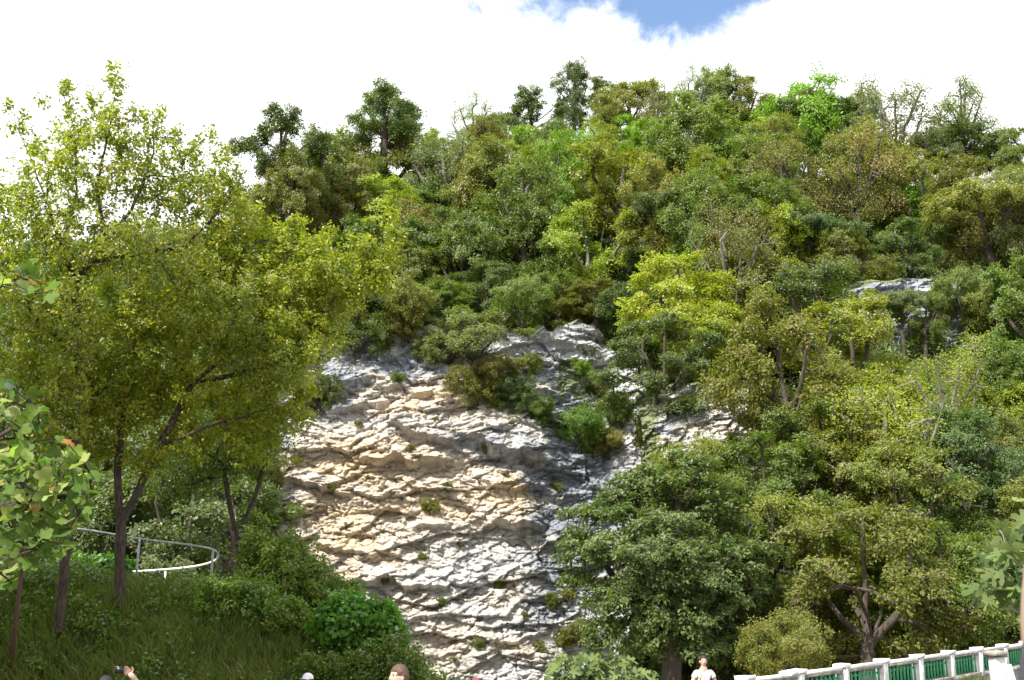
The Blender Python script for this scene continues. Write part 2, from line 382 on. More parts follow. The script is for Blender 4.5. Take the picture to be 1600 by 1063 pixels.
def rockface(name, x0, x1, z0, z1, nx, nz, base_y, ledges, seed, ochres, greys, mosses, top=None, amp=1.0, streaks=(), blocks=1.0):
    x = np.linspace(x0, x1, nx); z = np.linspace(z0, z1, nz)
    X, Z = np.meshgrid(x, z, indexing='ij')
    # dip and fold of the strata
    Wf = fbm(X / 13, Z / 10, seed=seed, oct=2) * 1.6 + 0.12 * X + fbm(X / 5, Z / 2.6, seed=seed + 3, oct=2) * 0.30
    S = Z + Wf
    D = fbm(X / 14, Z / 14, seed=seed + 5, oct=3) * 0.8 * amp
    D += fbm(X / 4.2, Z / 4.2, seed=seed + 9, oct=3) * 0.40 * amp
    def saw(s, f, a, k, sd, env):
        # thickness varies from bed to bed; every bed bulges towards its foot, then is cut back
        s = s * f + fbm(X / 6.0 * f ** .3, Z * 0.35, seed=sd + 7, oct=3) * 0.9
        b = np.floor(s); t = s - b
        h = _h(b.astype(np.int64), (np.floor(X / k + vnoise(b * 3.3, X * 0.6, seed=sd) * 1.3)).astype(np.int64), b.astype(np.int64) * 0, sd)
        sh = np.where(t < 0.10, t / 0.10, 1 - (t - 0.10) / 0.90)
        return a * env * sh * (0.08 + 1.7 * np.maximum(h - 0.32, 0))
    e1 = 0.5 + 0.5 * sstep(-0.25, 0.35, fbm(X / 5, Z / 3, seed=seed + 21, oct=3))
    e2 = sstep(-0.15, 0.25, fbm(X / 2.5, Z / 1.3, seed=seed + 22, oct=3))
    e3 = sstep(-0.15, 0.25, fbm(X / 1.2, Z / .6, seed=seed + 23, oct=3))
    D += saw(S, 0.34, 0.24 * amp, 4.0, seed + 31, e1)
    D += saw(S + 0.10 * X, 0.95, 0.20 * blocks, 1.5, seed + 32, e2)
    D += saw(S - 0.08 * X, 2.4, 0.11 * blocks, 0.8, seed + 33, e3)
    Sx = X + fbm(X / 2.5, Z / 2.0, seed=seed + 81, oct=2) * 0.6 + Z * .25; Sz = Z + Wf * 0.8 + fbm(X / .5, Z / .4, seed=seed + 82, oct=2) * 0.05
    D += facets(Sx, Sz, 3.2, 1.7, seed + 83, 0.45 * blocks, 0.5)
    calm = sstep(-0.15, 0.30, fbm(X / 4.5 + 3, Z / 3.5, seed=seed + 90, oct=3))
    D += facets(Sx * 0.9 + Sz * .5, Sz - 0.30 * X, 4.6, 2.0, seed + 89, 0.45 * blocks, 1.1)
    D += facets(X + .8 * Z, Z - .55 * X, 1.7, 0.8, seed + 86, 0.26 * blocks, 0.55)
    D += facets(Sx + .4 * Sz, Sz - .15 * X, 0.42, 0.17, seed + 88, 0.11 * blocks, 0.18)
    D += facets(X * .9, Z + .3 * X, 0.2, 0.11, seed + 87, 0.035 * blocks, 0.07)
    D += facets(Sx * 1.0, Sz + 0.12 * X, 1.35, 0.62, seed + 84, 0.26 * blocks, 0.34) * (0.25 + 1.0 * e2 * (1 - .7 * calm))
    D += facets(Sx, Sz - 0.1 * X, 0.55, 0.25, seed + 85, 0.13 * blocks, 0.22) * (0.2 + 1.0 * e3 * (1 - .7 * calm))
    D += fbm(X / 0.9, Z / 0.5, seed=seed + 41, oct=4, gain=0.6) * 0.12
    # fractures: ridged noise
    rn = 1 - np.abs(fbm(X / 1.9 + Z * 0.25, Z / 1.5 - X * .2, seed=seed + 51, oct=3)) * 2
    D -= sstep(0.86, 1.0, rn) * 0.30
    for (pa, pb, pr, up, dn) in ledges:
        (xa, za), (xb, zb) = px2c(*pa), px2c(*pb)
        t = np.clip((X - xa) / (xb - xa), -0.3, 1.3); line = za + (zb - za) * t + vnoise(X / 1.3, X * 0, seed=seed + 61) * 0.35 + fbm(X / .5, Z / 3, seed=seed + 62, oct=2) * .15
        env = sstep(-0.08, 0.22, t) * (1 - sstep(0.78, 1.08, t))
        w = Z - line
        f = np.where(w > 0, np.exp(-np.abs(w) / up), np.maximum(0, 1 + w / dn))
        D += 0.95 * pr * env * f
    Y = base_y(X, Z) - D
    rim = np.zeros_like(X)
    if top is not None:
        zt = top(X)
        rim = sstep(-0.9, 0.8, Z - zt)
        Y = Y + np.maximum(Z - zt, 0) * 2.6
        Z = np.where(Z > zt, zt + (Z - zt) * 0.75, Z)
    idx = np.arange(nx * nz).reshape(nx, nz)
    Q = np.stack([idx[:-1, :-1], idx[1:, :-1], idx[1:, 1:], idx[:-1, 1:]], -1).reshape(-1, 4)
    me = np_mesh(name, np.stack([X, Y, Z], -1), Q, mats=(ROCK,), smooth=False)
    SURF[name] = (X, Y, Z)
    def blobs(lst):
        o = np.zeros_like(X)
        for (bx, by, rx, ry, s) in lst:
            cx, cz = px2c(bx, by); k = mpp(bx, by, 92)
            d = ((X - cx) / (rx * k)) ** 2 + ((Z - cz) / (ry * k)) ** 2
            o = np.maximum(o, s * np.exp(-d * 0.9))
        return o
    w1 = fbm(X / 3.0, S / 0.9, seed=seed + 71, oct=5, gain=.6)
    attr(me, 'ochre', np.clip(blobs(ochres) + w1 * 0.55 * (blobs(ochres) > .08), 0, 1))
    attr(me, 'grey', np.clip(blobs(greys) + fbm(X / 2.0, Z / 1.6, seed=seed + 72, oct=5, gain=.6) * 0.9 * (.35 + blobs(greys)), 0, 1))
    attr(me, 'moss', np.clip(blobs(mosses) + fbm(X / 0.8, Z / 1.2, seed=seed + 73, oct=4) * 0.7 * (blobs(mosses) > .1) + rim * 1.2, 0, 1))
    sr = sstep(-0.05, 0.55, fbm((X + 0.12 * np.sin(Z * .9)) / 0.38, Z / 5.5, seed=seed + 74, oct=4, gain=.6) + .25 * fbm(X / .3, Z / .8, seed=seed + 75, oct=3)); attr(me, 'streak', np.clip(sr * blobs(streaks) * 1.0, 0, 1))
    return me

m, nt, out = base_mat('limestone')
p = nt.nodes.new('ShaderNodeBsdfPrincipled'); p.inputs['Roughness'].default_value = 0.9
tcn = nt.nodes.new('ShaderNodeTexCoord'); ov = tcn.outputs['Object']
def at_(nt, n):
    a = nt.nodes.new('ShaderNodeAttribute'); a.attribute_name = n; return a.outputs['Fac']
mp = nt.nodes.new('ShaderNodeMapping'); mp.inputs['Scale'].default_value = (0.6, 0.6, 1.6); L(nt, ov, mp.inputs['Vector'])
f1 = noise(nt, mp.outputs[0], 1.2, 9, 0.68); f2 = noise(nt, mp.outputs[0], 5.0, 8, 0.7)
white = ramp(nt, f1, [(0.30, (0.24, 0.255, 0.28)), (0.46, (0.43, 0.435, 0.435)), (0.62, (0.56, 0.56, 0.55))])
och = ramp(nt, f1, [(0.30, (0.37, 0.265, 0.165)), (0.48, (0.57, 0.455, 0.31)), (0.64, (0.66, 0.565, 0.43))])
gry = ramp(nt, f2, [(0.30, (0.13, 0.145, 0.175)), (0.50, (0.25, 0.27, 0.31)), (0.68, (0.45, 0.46, 0.48))])
col = mixc(nt, at_(nt, 'ochre'), white, och)
gf = nt.nodes.new('ShaderNodeMapRange'); gf.interpolation_type = 'SMOOTHSTEP'; L(nt, at_(nt, 'grey'), gf.inputs[0]); gf.inputs[1].default_value = 0.22; gf.inputs[2].default_value = 0.75
col = mixc(nt, gf.outputs[0], col, gry)
col = mixc(nt, M2(nt, 'MULTIPLY', at_(nt, 'streak'), 0.7), col, (0.17, 0.18, 0.215))
dirt = ramp(nt, f2, [(0.30, (0.55, 0.5, 0.45)), (0.45, (1, 1, 1))])
col = mixc(nt, 0.8, col, dirt, 'MULTIPLY')
ms = M2(nt, 'MULTIPLY', M2(nt, 'GREATER_THAN', M2(nt, 'ADD', at_(nt, 'moss'), M2(nt, 'MULTIPLY', f2, 0.5)), 0.78), 0.8)
col = mixc(nt, ms, col, (0.13, 0.17, 0.04))
L(nt, col, p.inputs['Base Color'])
b = nt.nodes.new('ShaderNodeBump'); b.inputs['Strength'].default_value = 1.0; b.inputs['Distance'].default_value = 0.2
L(nt, noise(nt, mp.outputs[0], 3.5, 10, 0.72), b.inputs['Height']); L(nt, b.outputs[0], p.inputs['Normal'])
L(nt, p.outputs[0], out.inputs[0]); ROCK = m

def cliff_base(X, Z):
    # the wall faces the river; its right third turns away from the sun and a groove runs up it
    xr = px2c(905, 800)[0]
    Y = 91.0 + 0.20 * Z
    Y = Y + np.maximum(X - (xr - 4.5), 0) * 0.55 - np.maximum(X - (xr + 2.5), 0) * 1.15
    Y = Y + np.maximum(-18.5 - X, 0) * 0.5
    # upper buttress behind the shrubs, and the hollow at the top left
    Y = Y + 1.6 * np.exp(-((X - px2c(640, 550)[0]) / 5) ** 2 - ((Z - px2c(640, 550)[1]) / 2.5) ** 2)
    Y = Y - 1.5 * np.exp(-((X - px2c(560, 1000)[0]) / 8) ** 2 - ((Z - 3) / 6) ** 2)
    return Y
tpx = [(300, 640), (420, 610), (500, 545), (560, 505), (650, 495), (760, 505), (850, 480), (900, 478), (960, 490), (1050, 560), (1200, 600)]
tx = np.array([px2c(*q)[0] for q in tpx]); tz = np.array([px2c(*q)[1] for q in tpx])
cliff_top = lambda X: np.interp(X, tx, tz) + vnoise(X / 2.2, X * 0, seed=77) * 1.0 + vnoise(X / .8, X * 0, seed=78) * 0.4
LEDGES = [((540, 712), (725, 716), 1.9, 1.6, 0.45), ((600, 655), (710, 690), 1.7, 1.3, 0.4), ((715, 672), (885, 718), 2.3, 2.2, 0.9),
          ((500, 640), (610, 610), 1.0, 1.0, 0.4), ((560, 585), (720, 612), 1.2, 1.0, 0.4), ((548, 903), (712, 922), 1.5, 1.0, 0.35),
          ((700, 912), (760, 918), 0.9, 0.8, 0.3), ((765, 800), (850, 822), 1.5, 1.3, 0.5), ((480, 852), (600, 866), 1.0, 0.6, 0.25),
          ((640, 818), (700, 822), 0.8, 0.6, 0.25), ((430, 745), (540, 770), 1.2, 0.8, 0.35), ((520, 765), (640, 775), 0.8, 0.7, 0.3),
          ((735, 745), (880, 765), 0.9, 0.9, 0.35), ((700, 1000), (870, 996), 0.7, 0.6, 0.2), ((600, 968), (720, 960), 0.8, 0.6, 0.25),
          ((840, 500), (960, 520), 1.6, 1.2, 0.6), ((830, 600), (900, 590), 0.8, 0.7, 0.4), ((510, 590), (590, 575), 1.2, 0.8, 0.5),
          ((620, 540), (700, 555), 1.0, 0.8, 0.4)]
OCH = [(560, 720, 150, 60, 1.0), (680, 620, 130, 40, .8), (650, 780, 200, 55, .85), (540, 850, 110, 45, 1.0), (800, 770, 90, 60, .8), (470, 720, 70, 70, .7),
       (520, 800, 90, 50, .9), (700, 1020, 90, 40, .6), (640, 940, 70, 25, .35), (790, 930, 60, 30, .35), (560, 590, 60, 25, .6), (720, 720, 120, 40, .6), (760, 1010, 90, 40, .35)]
GRY = [(905, 740, 70, 150, 1.3), (860, 560, 60, 60, .5), (860, 830, 45, 60, .9), (870, 930, 60, 70, .6), (950, 760, 70, 80, 1.1), (780, 860, 60, 30, .35), (620, 545, 90, 35, .8), (790, 690, 90, 28, .7), (880, 870, 45, 60, .55), (520, 620, 60, 30, .5), (900, 520, 60, 60, .45), (440, 690, 60, 40, .35),
       (840, 950, 80, 60, .3), (650, 640, 60, 30, .3), (700, 700, 60, 20, .3), (985, 740, 30, 60, .7), (530, 560, 60, 50, .6)]
MOS = [(910, 575, 55, 55, .75), (860, 640, 40, 25, .6), (640, 510, 60, 15, .5), (900, 985, 60, 20, .35), (760, 625, 60, 20, .6)]
STK = [(585, 790, 35, 50, 1), (830, 820, 70, 40, 1), (750, 850, 40, 50, .8), (870, 900, 60, 80, .9), (690, 650, 60, 40, .5), (640, 790, 40, 30, .6), (450, 800, 40, 80, .5), (815, 700, 60, 40, .7)]
zbot = -1.0
cm = rockface('cliff', -31, 21, zbot, 34.0, 760, 600, cliff_base, LEDGES, 11, OCH, GRY, MOS, cliff_top, streaks=STK)
link('cliff', cm, kind='structure')

def on_cliff(px, py):
    X, Y, Z = SURF['cliff']
    a, e = ray(px, py)
    d = (X / Y - a) ** 2 + ((Z - CAMZ) / Y - e) ** 2
    i = int(np.argmin(d)); return float(X.flat[i]), float(Y.flat[i]), float(Z.flat[i])
def outcrop(name, px0, px1, py0, py1, Yc, nx, nz, seed, ochres, greys, lean=0.5, mosses=()):
    k = Yc / 92.0
    xa, za = at(px0, py1, Yc).x, at(px0, py1, Yc).z; xb, zb = at(px1, py0, Yc).x, at(px1, py0, Yc).z
    cx, cz = (xa + xb) / 2, (za + zb) / 2
    def by(X, Z):
        u = (X - cx) / ((xb - xa) / 2); w = (Z - cz) / ((zb - za) / 2)
        edge = np.maximum(0, u * u + w * w - 0.75)
        return Yc + lean * (Z - za) + edge * 3.0
    me = rockface(name, xa, xb, za, zb, nx, nz, by, [], seed, (), (), (), None, amp=0.7, blocks=1.1)
    X = np.zeros(len(me.vertices) * 3, np.float32); me.vertices.foreach_get('co', X); X = X.reshape(-1, 3)
    uu = (X[:, 0] - cx) / ((xb - xa) / 2); ww = (X[:, 2] - cz) / ((zb - za) / 2); rimo = sstep(.45, 1.0, uu * uu + ww * ww + .5 * fbm(X[:, 0] / 1.5, X[:, 2] / 1.5, seed=seed + 4))
    me.attributes['ochre'].data.foreach_set('value', np.clip(ochres + fbm(X[:, 0] / 3, X[:, 2] / 1, seed=seed) * .5, 0, 1).astype(np.float32))
    me.attributes['grey'].data.foreach_set('value', np.clip(greys + fbm(X[:, 0] / 2, X[:, 2] / 1.3, seed=seed + 1) * .6, 0, 1).astype(np.float32))
    me.attributes['moss'].data.foreach_set('value', np.clip(0.15 + fbm(X[:, 0] / 1.5, X[:, 2] / 1.3, seed=seed + 2) * .5 + rimo, 0, 1).astype(np.float32))
    return link(name, me, kind='structure')
outcrop('rock_outcrop', 1010, 1260, 575, 760, 77.0, 260, 190, 201, 0.25, 0.25, lean=0.5)
outcrop('rock_outcrop', 1290, 1640, 415, 560, 91.5, 320, 160, 203, 0.05, 0.75, lean=0.45)
outcrop('rock_outcrop', 1470, 1600, 425, 475, 98.0, 120, 70, 205, 0.5, 0.15, lean=0.6)

# ------------------------------------------------------------------ trees
def skeleton(rng, trunks, att, step, fork=0.25, jit=0.12, w=0.22, up=0.0):
    """trunks: list of polylines (first starts at the ground). Returns nodes, parents, tip indices"""
    n_max = 200 + sum(len(t) for t in trunks) * 12 + len(att) * 14
    P = np.zeros((n_max, 3)); par = np.full(n_max, -1, int); pl = np.zeros(n_max); ok = np.zeros(n_max, bool); n = 0
    for ti, t in enumerate(trunks):
        t = [np.array(q, float) for q in t]
        if ti == 0: P[0] = t[0]; n = 1; prev = 0
        else: prev = int(np.argmin(((P[:n] - t[0]) ** 2).sum(1)))
        tot = sum(np.linalg.norm(t[i + 1] - t[i]) for i in range(len(t) - 1)); run = 0
        for i in range(len(t) - 1):
            seg = np.linalg.norm(t[i + 1] - t[i]); k = max(1, min(12, int(seg / step)))
            for j in range(1, k + 1):
                P[n] = t[i] + (t[i + 1] - t[i]) * j / k + (rng.normal(0, jit * step * 0.4, 3) if j < k else 0)
                run += seg / k
                par[n] = prev; pl[n] = pl[prev] + seg / k * 0.3; ok[n] = (run / tot > fork) or ti > 0; prev = n; n += 1
    root = P[np.where(ok[:n])[0][0]]
    d0 = np.linalg.norm(att - root, axis=1); order = np.argsort(d0 * rng.uniform(0.75, 1.25, len(att)))
    tips = []
    for ai in order:
        a = att[ai]
        d = np.linalg.norm(P[:n] - a, axis=1)
        cost = d + w * pl[:n] + np.where(ok[:n], 0, 1e6) + np.maximum(P[:n, 2] - a[2], 0) * up
        j = int(np.argmin(cost)); D = d[j]; k = int(np.clip(round(D / step), 1, 12))
        p0 = P[j].copy(); gp = p0 - P[par[j]] if par[j] >= 0 else np.array([0, 0, 1.0]); gp = gp / (np.linalg.norm(gp) + 1e-9)
        c = p0 + gp * D * 0.33 + np.array([0, 0, 0.06 * D]); prev = j
        for q in range(1, k + 1):
            t = q / k; pt = (1 - t) ** 2 * p0 + 2 * t * (1 - t) * c + t * t * a
            if q < k: pt = pt + rng.normal(0, jit * D / k, 3)
            P[n] = pt; par[n] = prev; pl[n] = pl[prev] + D / k; ok[n] = True; prev = n; n += 1
        tips.append(prev)
    return P[:n], par[:n], np.array(tips), pl[:n]

def radii(P, par, tips, rtip, exp=2.2):
    a = np.zeros(len(P)); a[tips] += rtip ** exp
    haschild = np.zeros(len(P), bool); haschild[par[par >= 0]] = True
    a[~haschild] = np.maximum(a[~haschild], rtip ** exp)
    for i in range(len(P) - 1, 0, -1): a[par[i]] += a[i]
    return a ** (1 / exp)

def tubes(P, par, r, mat, name='trunk', rmin=0.0, big=0.05, lump=0.0, rng=None):
    e = np.where(par >= 0)[0]; e = e[r[e] > rmin]
    pa = par[e]; d = P[e] - P[pa]; d /= (np.linalg.norm(d, axis=1, keepdims=True) + 1e-9)
    dirs = np.zeros_like(P); dirs[e] = d; dirs[0] = d[0] if len(d) else (0, 0, 1)
    main = np.full(len(P), -1); mr = np.zeros(len(P))
    for i in e:
        if r[i] > mr[par[i]]: mr[par[i]] = r[i]; main[par[i]] = i
    ism = main[pa] == e
    db = np.where(ism[:, None], dirs[pa], d); rb = np.where(ism, r[pa], np.minimum(r[pa], r[e] * 1.15))
    Vs = []; Qs = []; off = 0
    for lo, hi, n in ((0, big, 3), (big, 1e9, 9)):
        s = (r[e] >= lo) & (r[e] < hi)
        if not s.any(): continue
        def ring(C, D, rad):
            ref = np.where((np.abs(D[:, :1]) < .8), np.array([[1.0, 0, 0]]), np.array([[0, 1.0, 0]]))
            u = ref - D * (ref * D).sum(1, keepdims=True); u /= np.linalg.norm(u, axis=1, keepdims=True); w_ = np.cross(D, u)
            an = 2 * np.pi * np.arange(n) / n
            rr = rad[:, None] * np.ones(n)[None]
            if lump: 
                q = C[:, None, :] + (u[:, None] * np.cos(an)[None, :, None] + w_[:, None] * np.sin(an)[None, :, None]) * rad[:, None, None]
                rr = rr * (1 + lump * vnoise(q[..., 0] * 14, q[..., 1] * 14, q[..., 2] * 5, seed=4))
            return C[:, None, :] + (u[:, None] * np.cos(an)[None, :, None] + w_[:, None] * np.sin(an)[None, :, None]) * rr[:, :, None]
        b = ring(P[pa[s]], db[s], rb[s]); t = ring(P[e[s]], d[s], r[e[s]])
        m_ = s.sum(); V = np.concatenate([b, t], 1).reshape(-1, 3)
        k = np.arange(n); k2 = (k + 1) % n
        q = np.stack([k, k2, k2 + n, k + n], 1)[None] + (np.arange(m_) * 2 * n)[:, None, None]
        Qs.append(q.reshape(-1, 4) + off); Vs.append(V); off += len(V)
    return np_mesh(name, np.concatenate(Vs), np.concatenate(Qs), mats=(mat,), smooth=True)

def leafcloud(rng, tips, out, per, spread, flat, size, asp=0.6, up=0.6, rand=0.75, droop=0.2, fold=0.12, var=0.35, shape='kite', kern=0.5):
    n = len(tips) * per
    c = np.repeat(tips, per, 0); o = np.repeat(out, per, 0)
    ang = rng.uniform(0, 2 * np.pi, n); rad = spread * rng.uniform(0, 1, n) ** kern
    m_ = len(tips)
    sn = np.array([0, 0, 1.0])[None] * up * 1.1 + rng.normal(0, .42, (m_, 3)) + out * 0.45
    sn /= np.linalg.norm(sn, axis=1, keepdims=True)
    su = np.cross(sn, rng.normal(0, 1, (m_, 3))); su /= np.linalg.norm(su, axis=1, keepdims=True); sw = np.cross(sn, su)
    el = rng.uniform(.55, 1.0, m_); sz_ = rng.uniform(.65, 1.25, m_)
    R3 = lambda a_: np.repeat(a_, per, 0)
    off = R3(su) * (np.cos(ang) * rad * R3(sz_))[:, None] + R3(sw) * (np.sin(ang) * rad * R3(sz_ * el))[:, None] + R3(sn) * (rng.normal(0, 1, n) * spread * flat)[:, None]
    off[:, 2] -= 0.35 * rad * droop
    c = c + off
    nrm = R3(sn) + rng.normal(0, rand * .62, (n, 3))
    nrm /= np.linalg.norm(nrm, axis=1, keepdims=True)
    ax = off / (np.linalg.norm(off, axis=1, keepdims=True) + 1e-6) + rng.normal(0, 0.5, (n, 3)); ax[:, 2] -= droop
    ax -= nrm * (ax * nrm).sum(1, keepdims=True); ax /= np.linalg.norm(ax, axis=1, keepdims=True) + 1e-9
    b = np.cross(nrm, ax)
    s = (size * rng.uniform(1 - var, 1 + var, n))[:, None]
    v0 = c - ax * s * 0.5; v2 = c + ax * s * 0.5 - nrm * s * 0.08
    mid = c - ax * s * 0.06
    v1 = mid + b * s * asp * 0.5 + nrm * s * fold; v3 = mid - b * s * asp * 0.5 + nrm * s * fold
    V = np.stack([v0, v1, v2, v3], 1).reshape(-1, 3)
    i = np.arange(n)[:, None] * 4
    T = np.concatenate([i + np.array([[0, 1, 2]]), i + np.array([[0, 2, 3]])], 1).reshape(-1, 3)
    return V, T

def lobes_points(rng, lobes, n, shell=0.55):
    vol = np.array([l[3] * l[4] * l[5] for l in lobes]) ** 0.75; vol = vol / vol.sum()
    out = []
    for l, k in zip(lobes, (vol * n).astype(int) + 1):
        d = rng.normal(0, 1, (k, 3)); d /= np.linalg.norm(d, axis=1, keepdims=True)
        r = rng.uniform(shell ** 2, 1, (k, 1)) ** 0.5
        r = r * (1 + 0.36 * vnoise(d[:, 0] * 2.9 + l[0], d[:, 1] * 2.9 + l[1], d[:, 2] * 2.9 + l[2], seed=9)[:, None])
        out.append(np.array(l[:3])[None] + d * r * np.array(l[3:6])[None])
    return np.concatenate(out)

PROTO = {}
def proto(key, seed, lobes, trunks, tips, per, spread, flat, size, w=0.22, rtip=0.018, bark=None, rmin=0.015, shell=0.5, **kw):
    """crown about 9 m across, stem foot at the origin"""
    rng = rng_(seed)
    ext = []
    for _ in range(16):
        l = lobes[rng.integers(len(lobes))]; d = rng.normal(0, 1, 3); d /= np.linalg.norm(d); d[2] = abs(d[2]) * .8 if rng.uniform() < .7 else d[2]
        k_ = rng.uniform(.85, 1.25); q_ = rng.uniform(.35, .8)
        ext.append((l[0] + d[0] * l[3] * k_, l[1] + d[1] * l[4] * k_, l[2] + d[2] * l[5] * k_, q_, q_, q_ * .8))
    att = lobes_points(rng, list(lobes) + ext, tips, shell)
    P, par, tp, pl = skeleton(rng, trunks, att, 0.7, w=w)
    r = radii(P, par, tp, rtip)
    cen = att.mean(0); o = P[tp] - cen; o /= np.linalg.norm(o, axis=1, keepdims=True)
    # leaf sprays sit on the outer parts of the twigs too
    mid = P[par[tp]]; tt = np.concatenate([P[tp], (P[tp] + mid) / 2]); oo = np.concatenate([o, o])
    V, T = leafcloud(rng, tt, oo, int(per * 0.85), spread * 1.08, flat * 1.25, size * 0.74, **kw)
    cm_ = np_mesh('crown_' + key, V, None, T, mats=(LM['green'],))
    tm = tubes(P, par, r, bark or BARK, 'trunk_' + key, rmin=rmin, big=0.06)
    lo, hi = V.min(0), V.max(0)
    PROTO[key] = dict(trunk=tm, crown=cm_, w=np.percentile(V[:, 0], 96) - np.percentile(V[:, 0], 4), c=V.mean(0), h=hi[2], n=len(T))

def ring_lobes(rng, n, R_, z, rx, rz, zj=0.8):
    return [(R_ * math.cos(2 * math.pi * (i + rng.uniform(-.25, .25)) / n) * rng.uniform(.7, 1.1), R_ * math.sin(2 * math.pi * i / n) * rng.uniform(.7, 1.1), z + rng.uniform(-zj, zj),
             rx * rng.uniform(.75, 1.2), rx * rng.uniform(.75, 1.2), rz * rng.uniform(.8, 1.2)) for i in range(n)]
def std_trunk(rng, h, lean=0.5, limbs=4, z0=2.0, spread=2.4, zt=6.0):
    t = [[(0, 0, -3.6), (lean * .2, 0, z0), (lean * .6, rng.uniform(-.3, .3), (z0 + h) / 2), (lean, rng.uniform(-.4, .4), h)]]
    for i in range(limbs):
        a = 2 * math.pi * i / limbs + rng.uniform(-.4, .4); zz = z0 + (h - z0) * rng.uniform(0, .5)
        t.append([(lean * .3, 0, zz), (lean * .3 + math.cos(a) * spread * .45, math.sin(a) * spread * .45, zz + (zt - zz) * .4), (lean * .3 + math.cos(a) * spread, math.sin(a) * spread, zt + rng.uniform(-.8, .8))])
    return t
def rand_lobes(rng, n, R_, z0, z1, ra, rb, zf=.85, lean=0.0):
    out = []
    for i in range(n):
        t = (i + rng.uniform(0, 1)) / n; z = z0 + (z1 - z0) * t
        lim = R_ * math.sin(math.pi * (0.22 + 0.70 * t)) ** .8
        a = i * 2.4 + rng.uniform(-.6, .6); q = lim * rng.uniform(.45, 1.05)
        r_ = rng.uniform(ra, rb) * (1.0 - .25 * t)
        out.append((math.cos(a) * q + lean * t, math.sin(a) * q, z, r_, r_ * rng.uniform(.8, 1.1), r_ * zf * rng.uniform(.8, 1.2)))
    return out
for k in range(3):
    r0 = rng_(100 + k)
    if k < 3: proto('round%d' % k, 10 + k, rand_lobes(r0, 17, 3.6, 2.8, 8.2, 1.0, 1.9), std_trunk(r0, 7.2, r0.uniform(-.5, .8), 6), 430, 36, 0.50, 0.16, 0.235)
    r0 = rng_(200 + k)
    if k < 3: proto('layer%d' % k, 20 + k, rand_lobes(r0, 22, 4.0, 1.9, 7.9, .9, 1.7, .5), std_trunk(r0, 7.4, .3, 6, 1.6, 2.6, 5), 520, 34, 0.52, 0.13, 0.22, up=0.95, rand=0.6, shell=0.2)
    if k > 1: continue
    r0 = rng_(300 + k)
    proto('loose%d' % k, 30 + k, rand_lobes(r0, 15, 3.5, 3.4, 8.9, .7, 1.35, .8, .8), std_trunk(r0, 7.6, .8, 6, 2.2, 2.6, 6.8), 330, 34, 0.46, 0.2, 0.225, shell=0.3)
    r0 = rng_(400 + k)
    proto('bare%d' % k, 40 + k, rand_lobes(r0, 14, 3.6, 3.6, 9.0, .9, 1.6, .9, 1.0), std_trunk(r0, 8, 1.2, 7, 1.8, 2.8, 7.6), 340, 16, 0.55, 0.30, 0.20, rtip=0.022, rmin=0.01, bark=BARK_PALE if k else BARK)
    r0 = rng_(500 + k)
    proto('bush%d' % k, 50 + k, rand_lobes(r0, 16, 3.6, 1.0, 4.8, 1.0, 1.8, .9), [[(0, 0, -1), (0, 0, .8), (.2, .2, 3)]] + [[(0, 0, .2), (math.cos(a) * 1.5, math.sin(a) * 1.5, 2.2), (math.cos(a) * 2.6, math.sin(a) * 2.6, 3.2)] for a in (0.3, 1.6, 2.9, 4.1, 5.4)], 400, 36, 0.52, 0.2, 0.23)
    r0 = rng_(600 + k)
    proto('tall%d' % k, 60 + k, rand_lobes(r0, 18, 3.0, 3.2, 10.6, .9, 1.7, 1.0, .3), std_trunk(r0, 9.6, .4, 5, 2.5, 1.8, 7.6), 430, 34, 0.50, 0.18, 0.23)
    r0 = rng_(700 + k)
    proto('umbrella%d' % k, 70 + k, [(0, 0, 7.0, 2.0, 2.0, .8)] + ring_lobes(r0, 8, 3.0, 6.2, 1.3, .8, .8), std_trunk(r0, 6.4, .9, 6, 3.0, 3.0, 6.2), 360, 34, 0.45, 0.14, 0.22)

def put_tree(kind, var, mat, loc, s, rz, label, cat='tree', group=None, name='tree', sz=None, bark=None):
    pr = PROTO['%s%d' % (kind, var)]
    e = empty(name, loc, label, cat, group, rz); e.scale = (s, s, s * (sz or 1))
    t = link('trunk', pr['trunk'], e)
    if bark: t.material_slots[0].link = 'OBJECT'; t.material_slots[0].material = bark
    c = link('crown', pr['crown'], e); c['kind'] = 'stuff'
    c.material_slots[0].link = 'OBJECT'; c.material_slots[0].material = LM[mat]
    return e

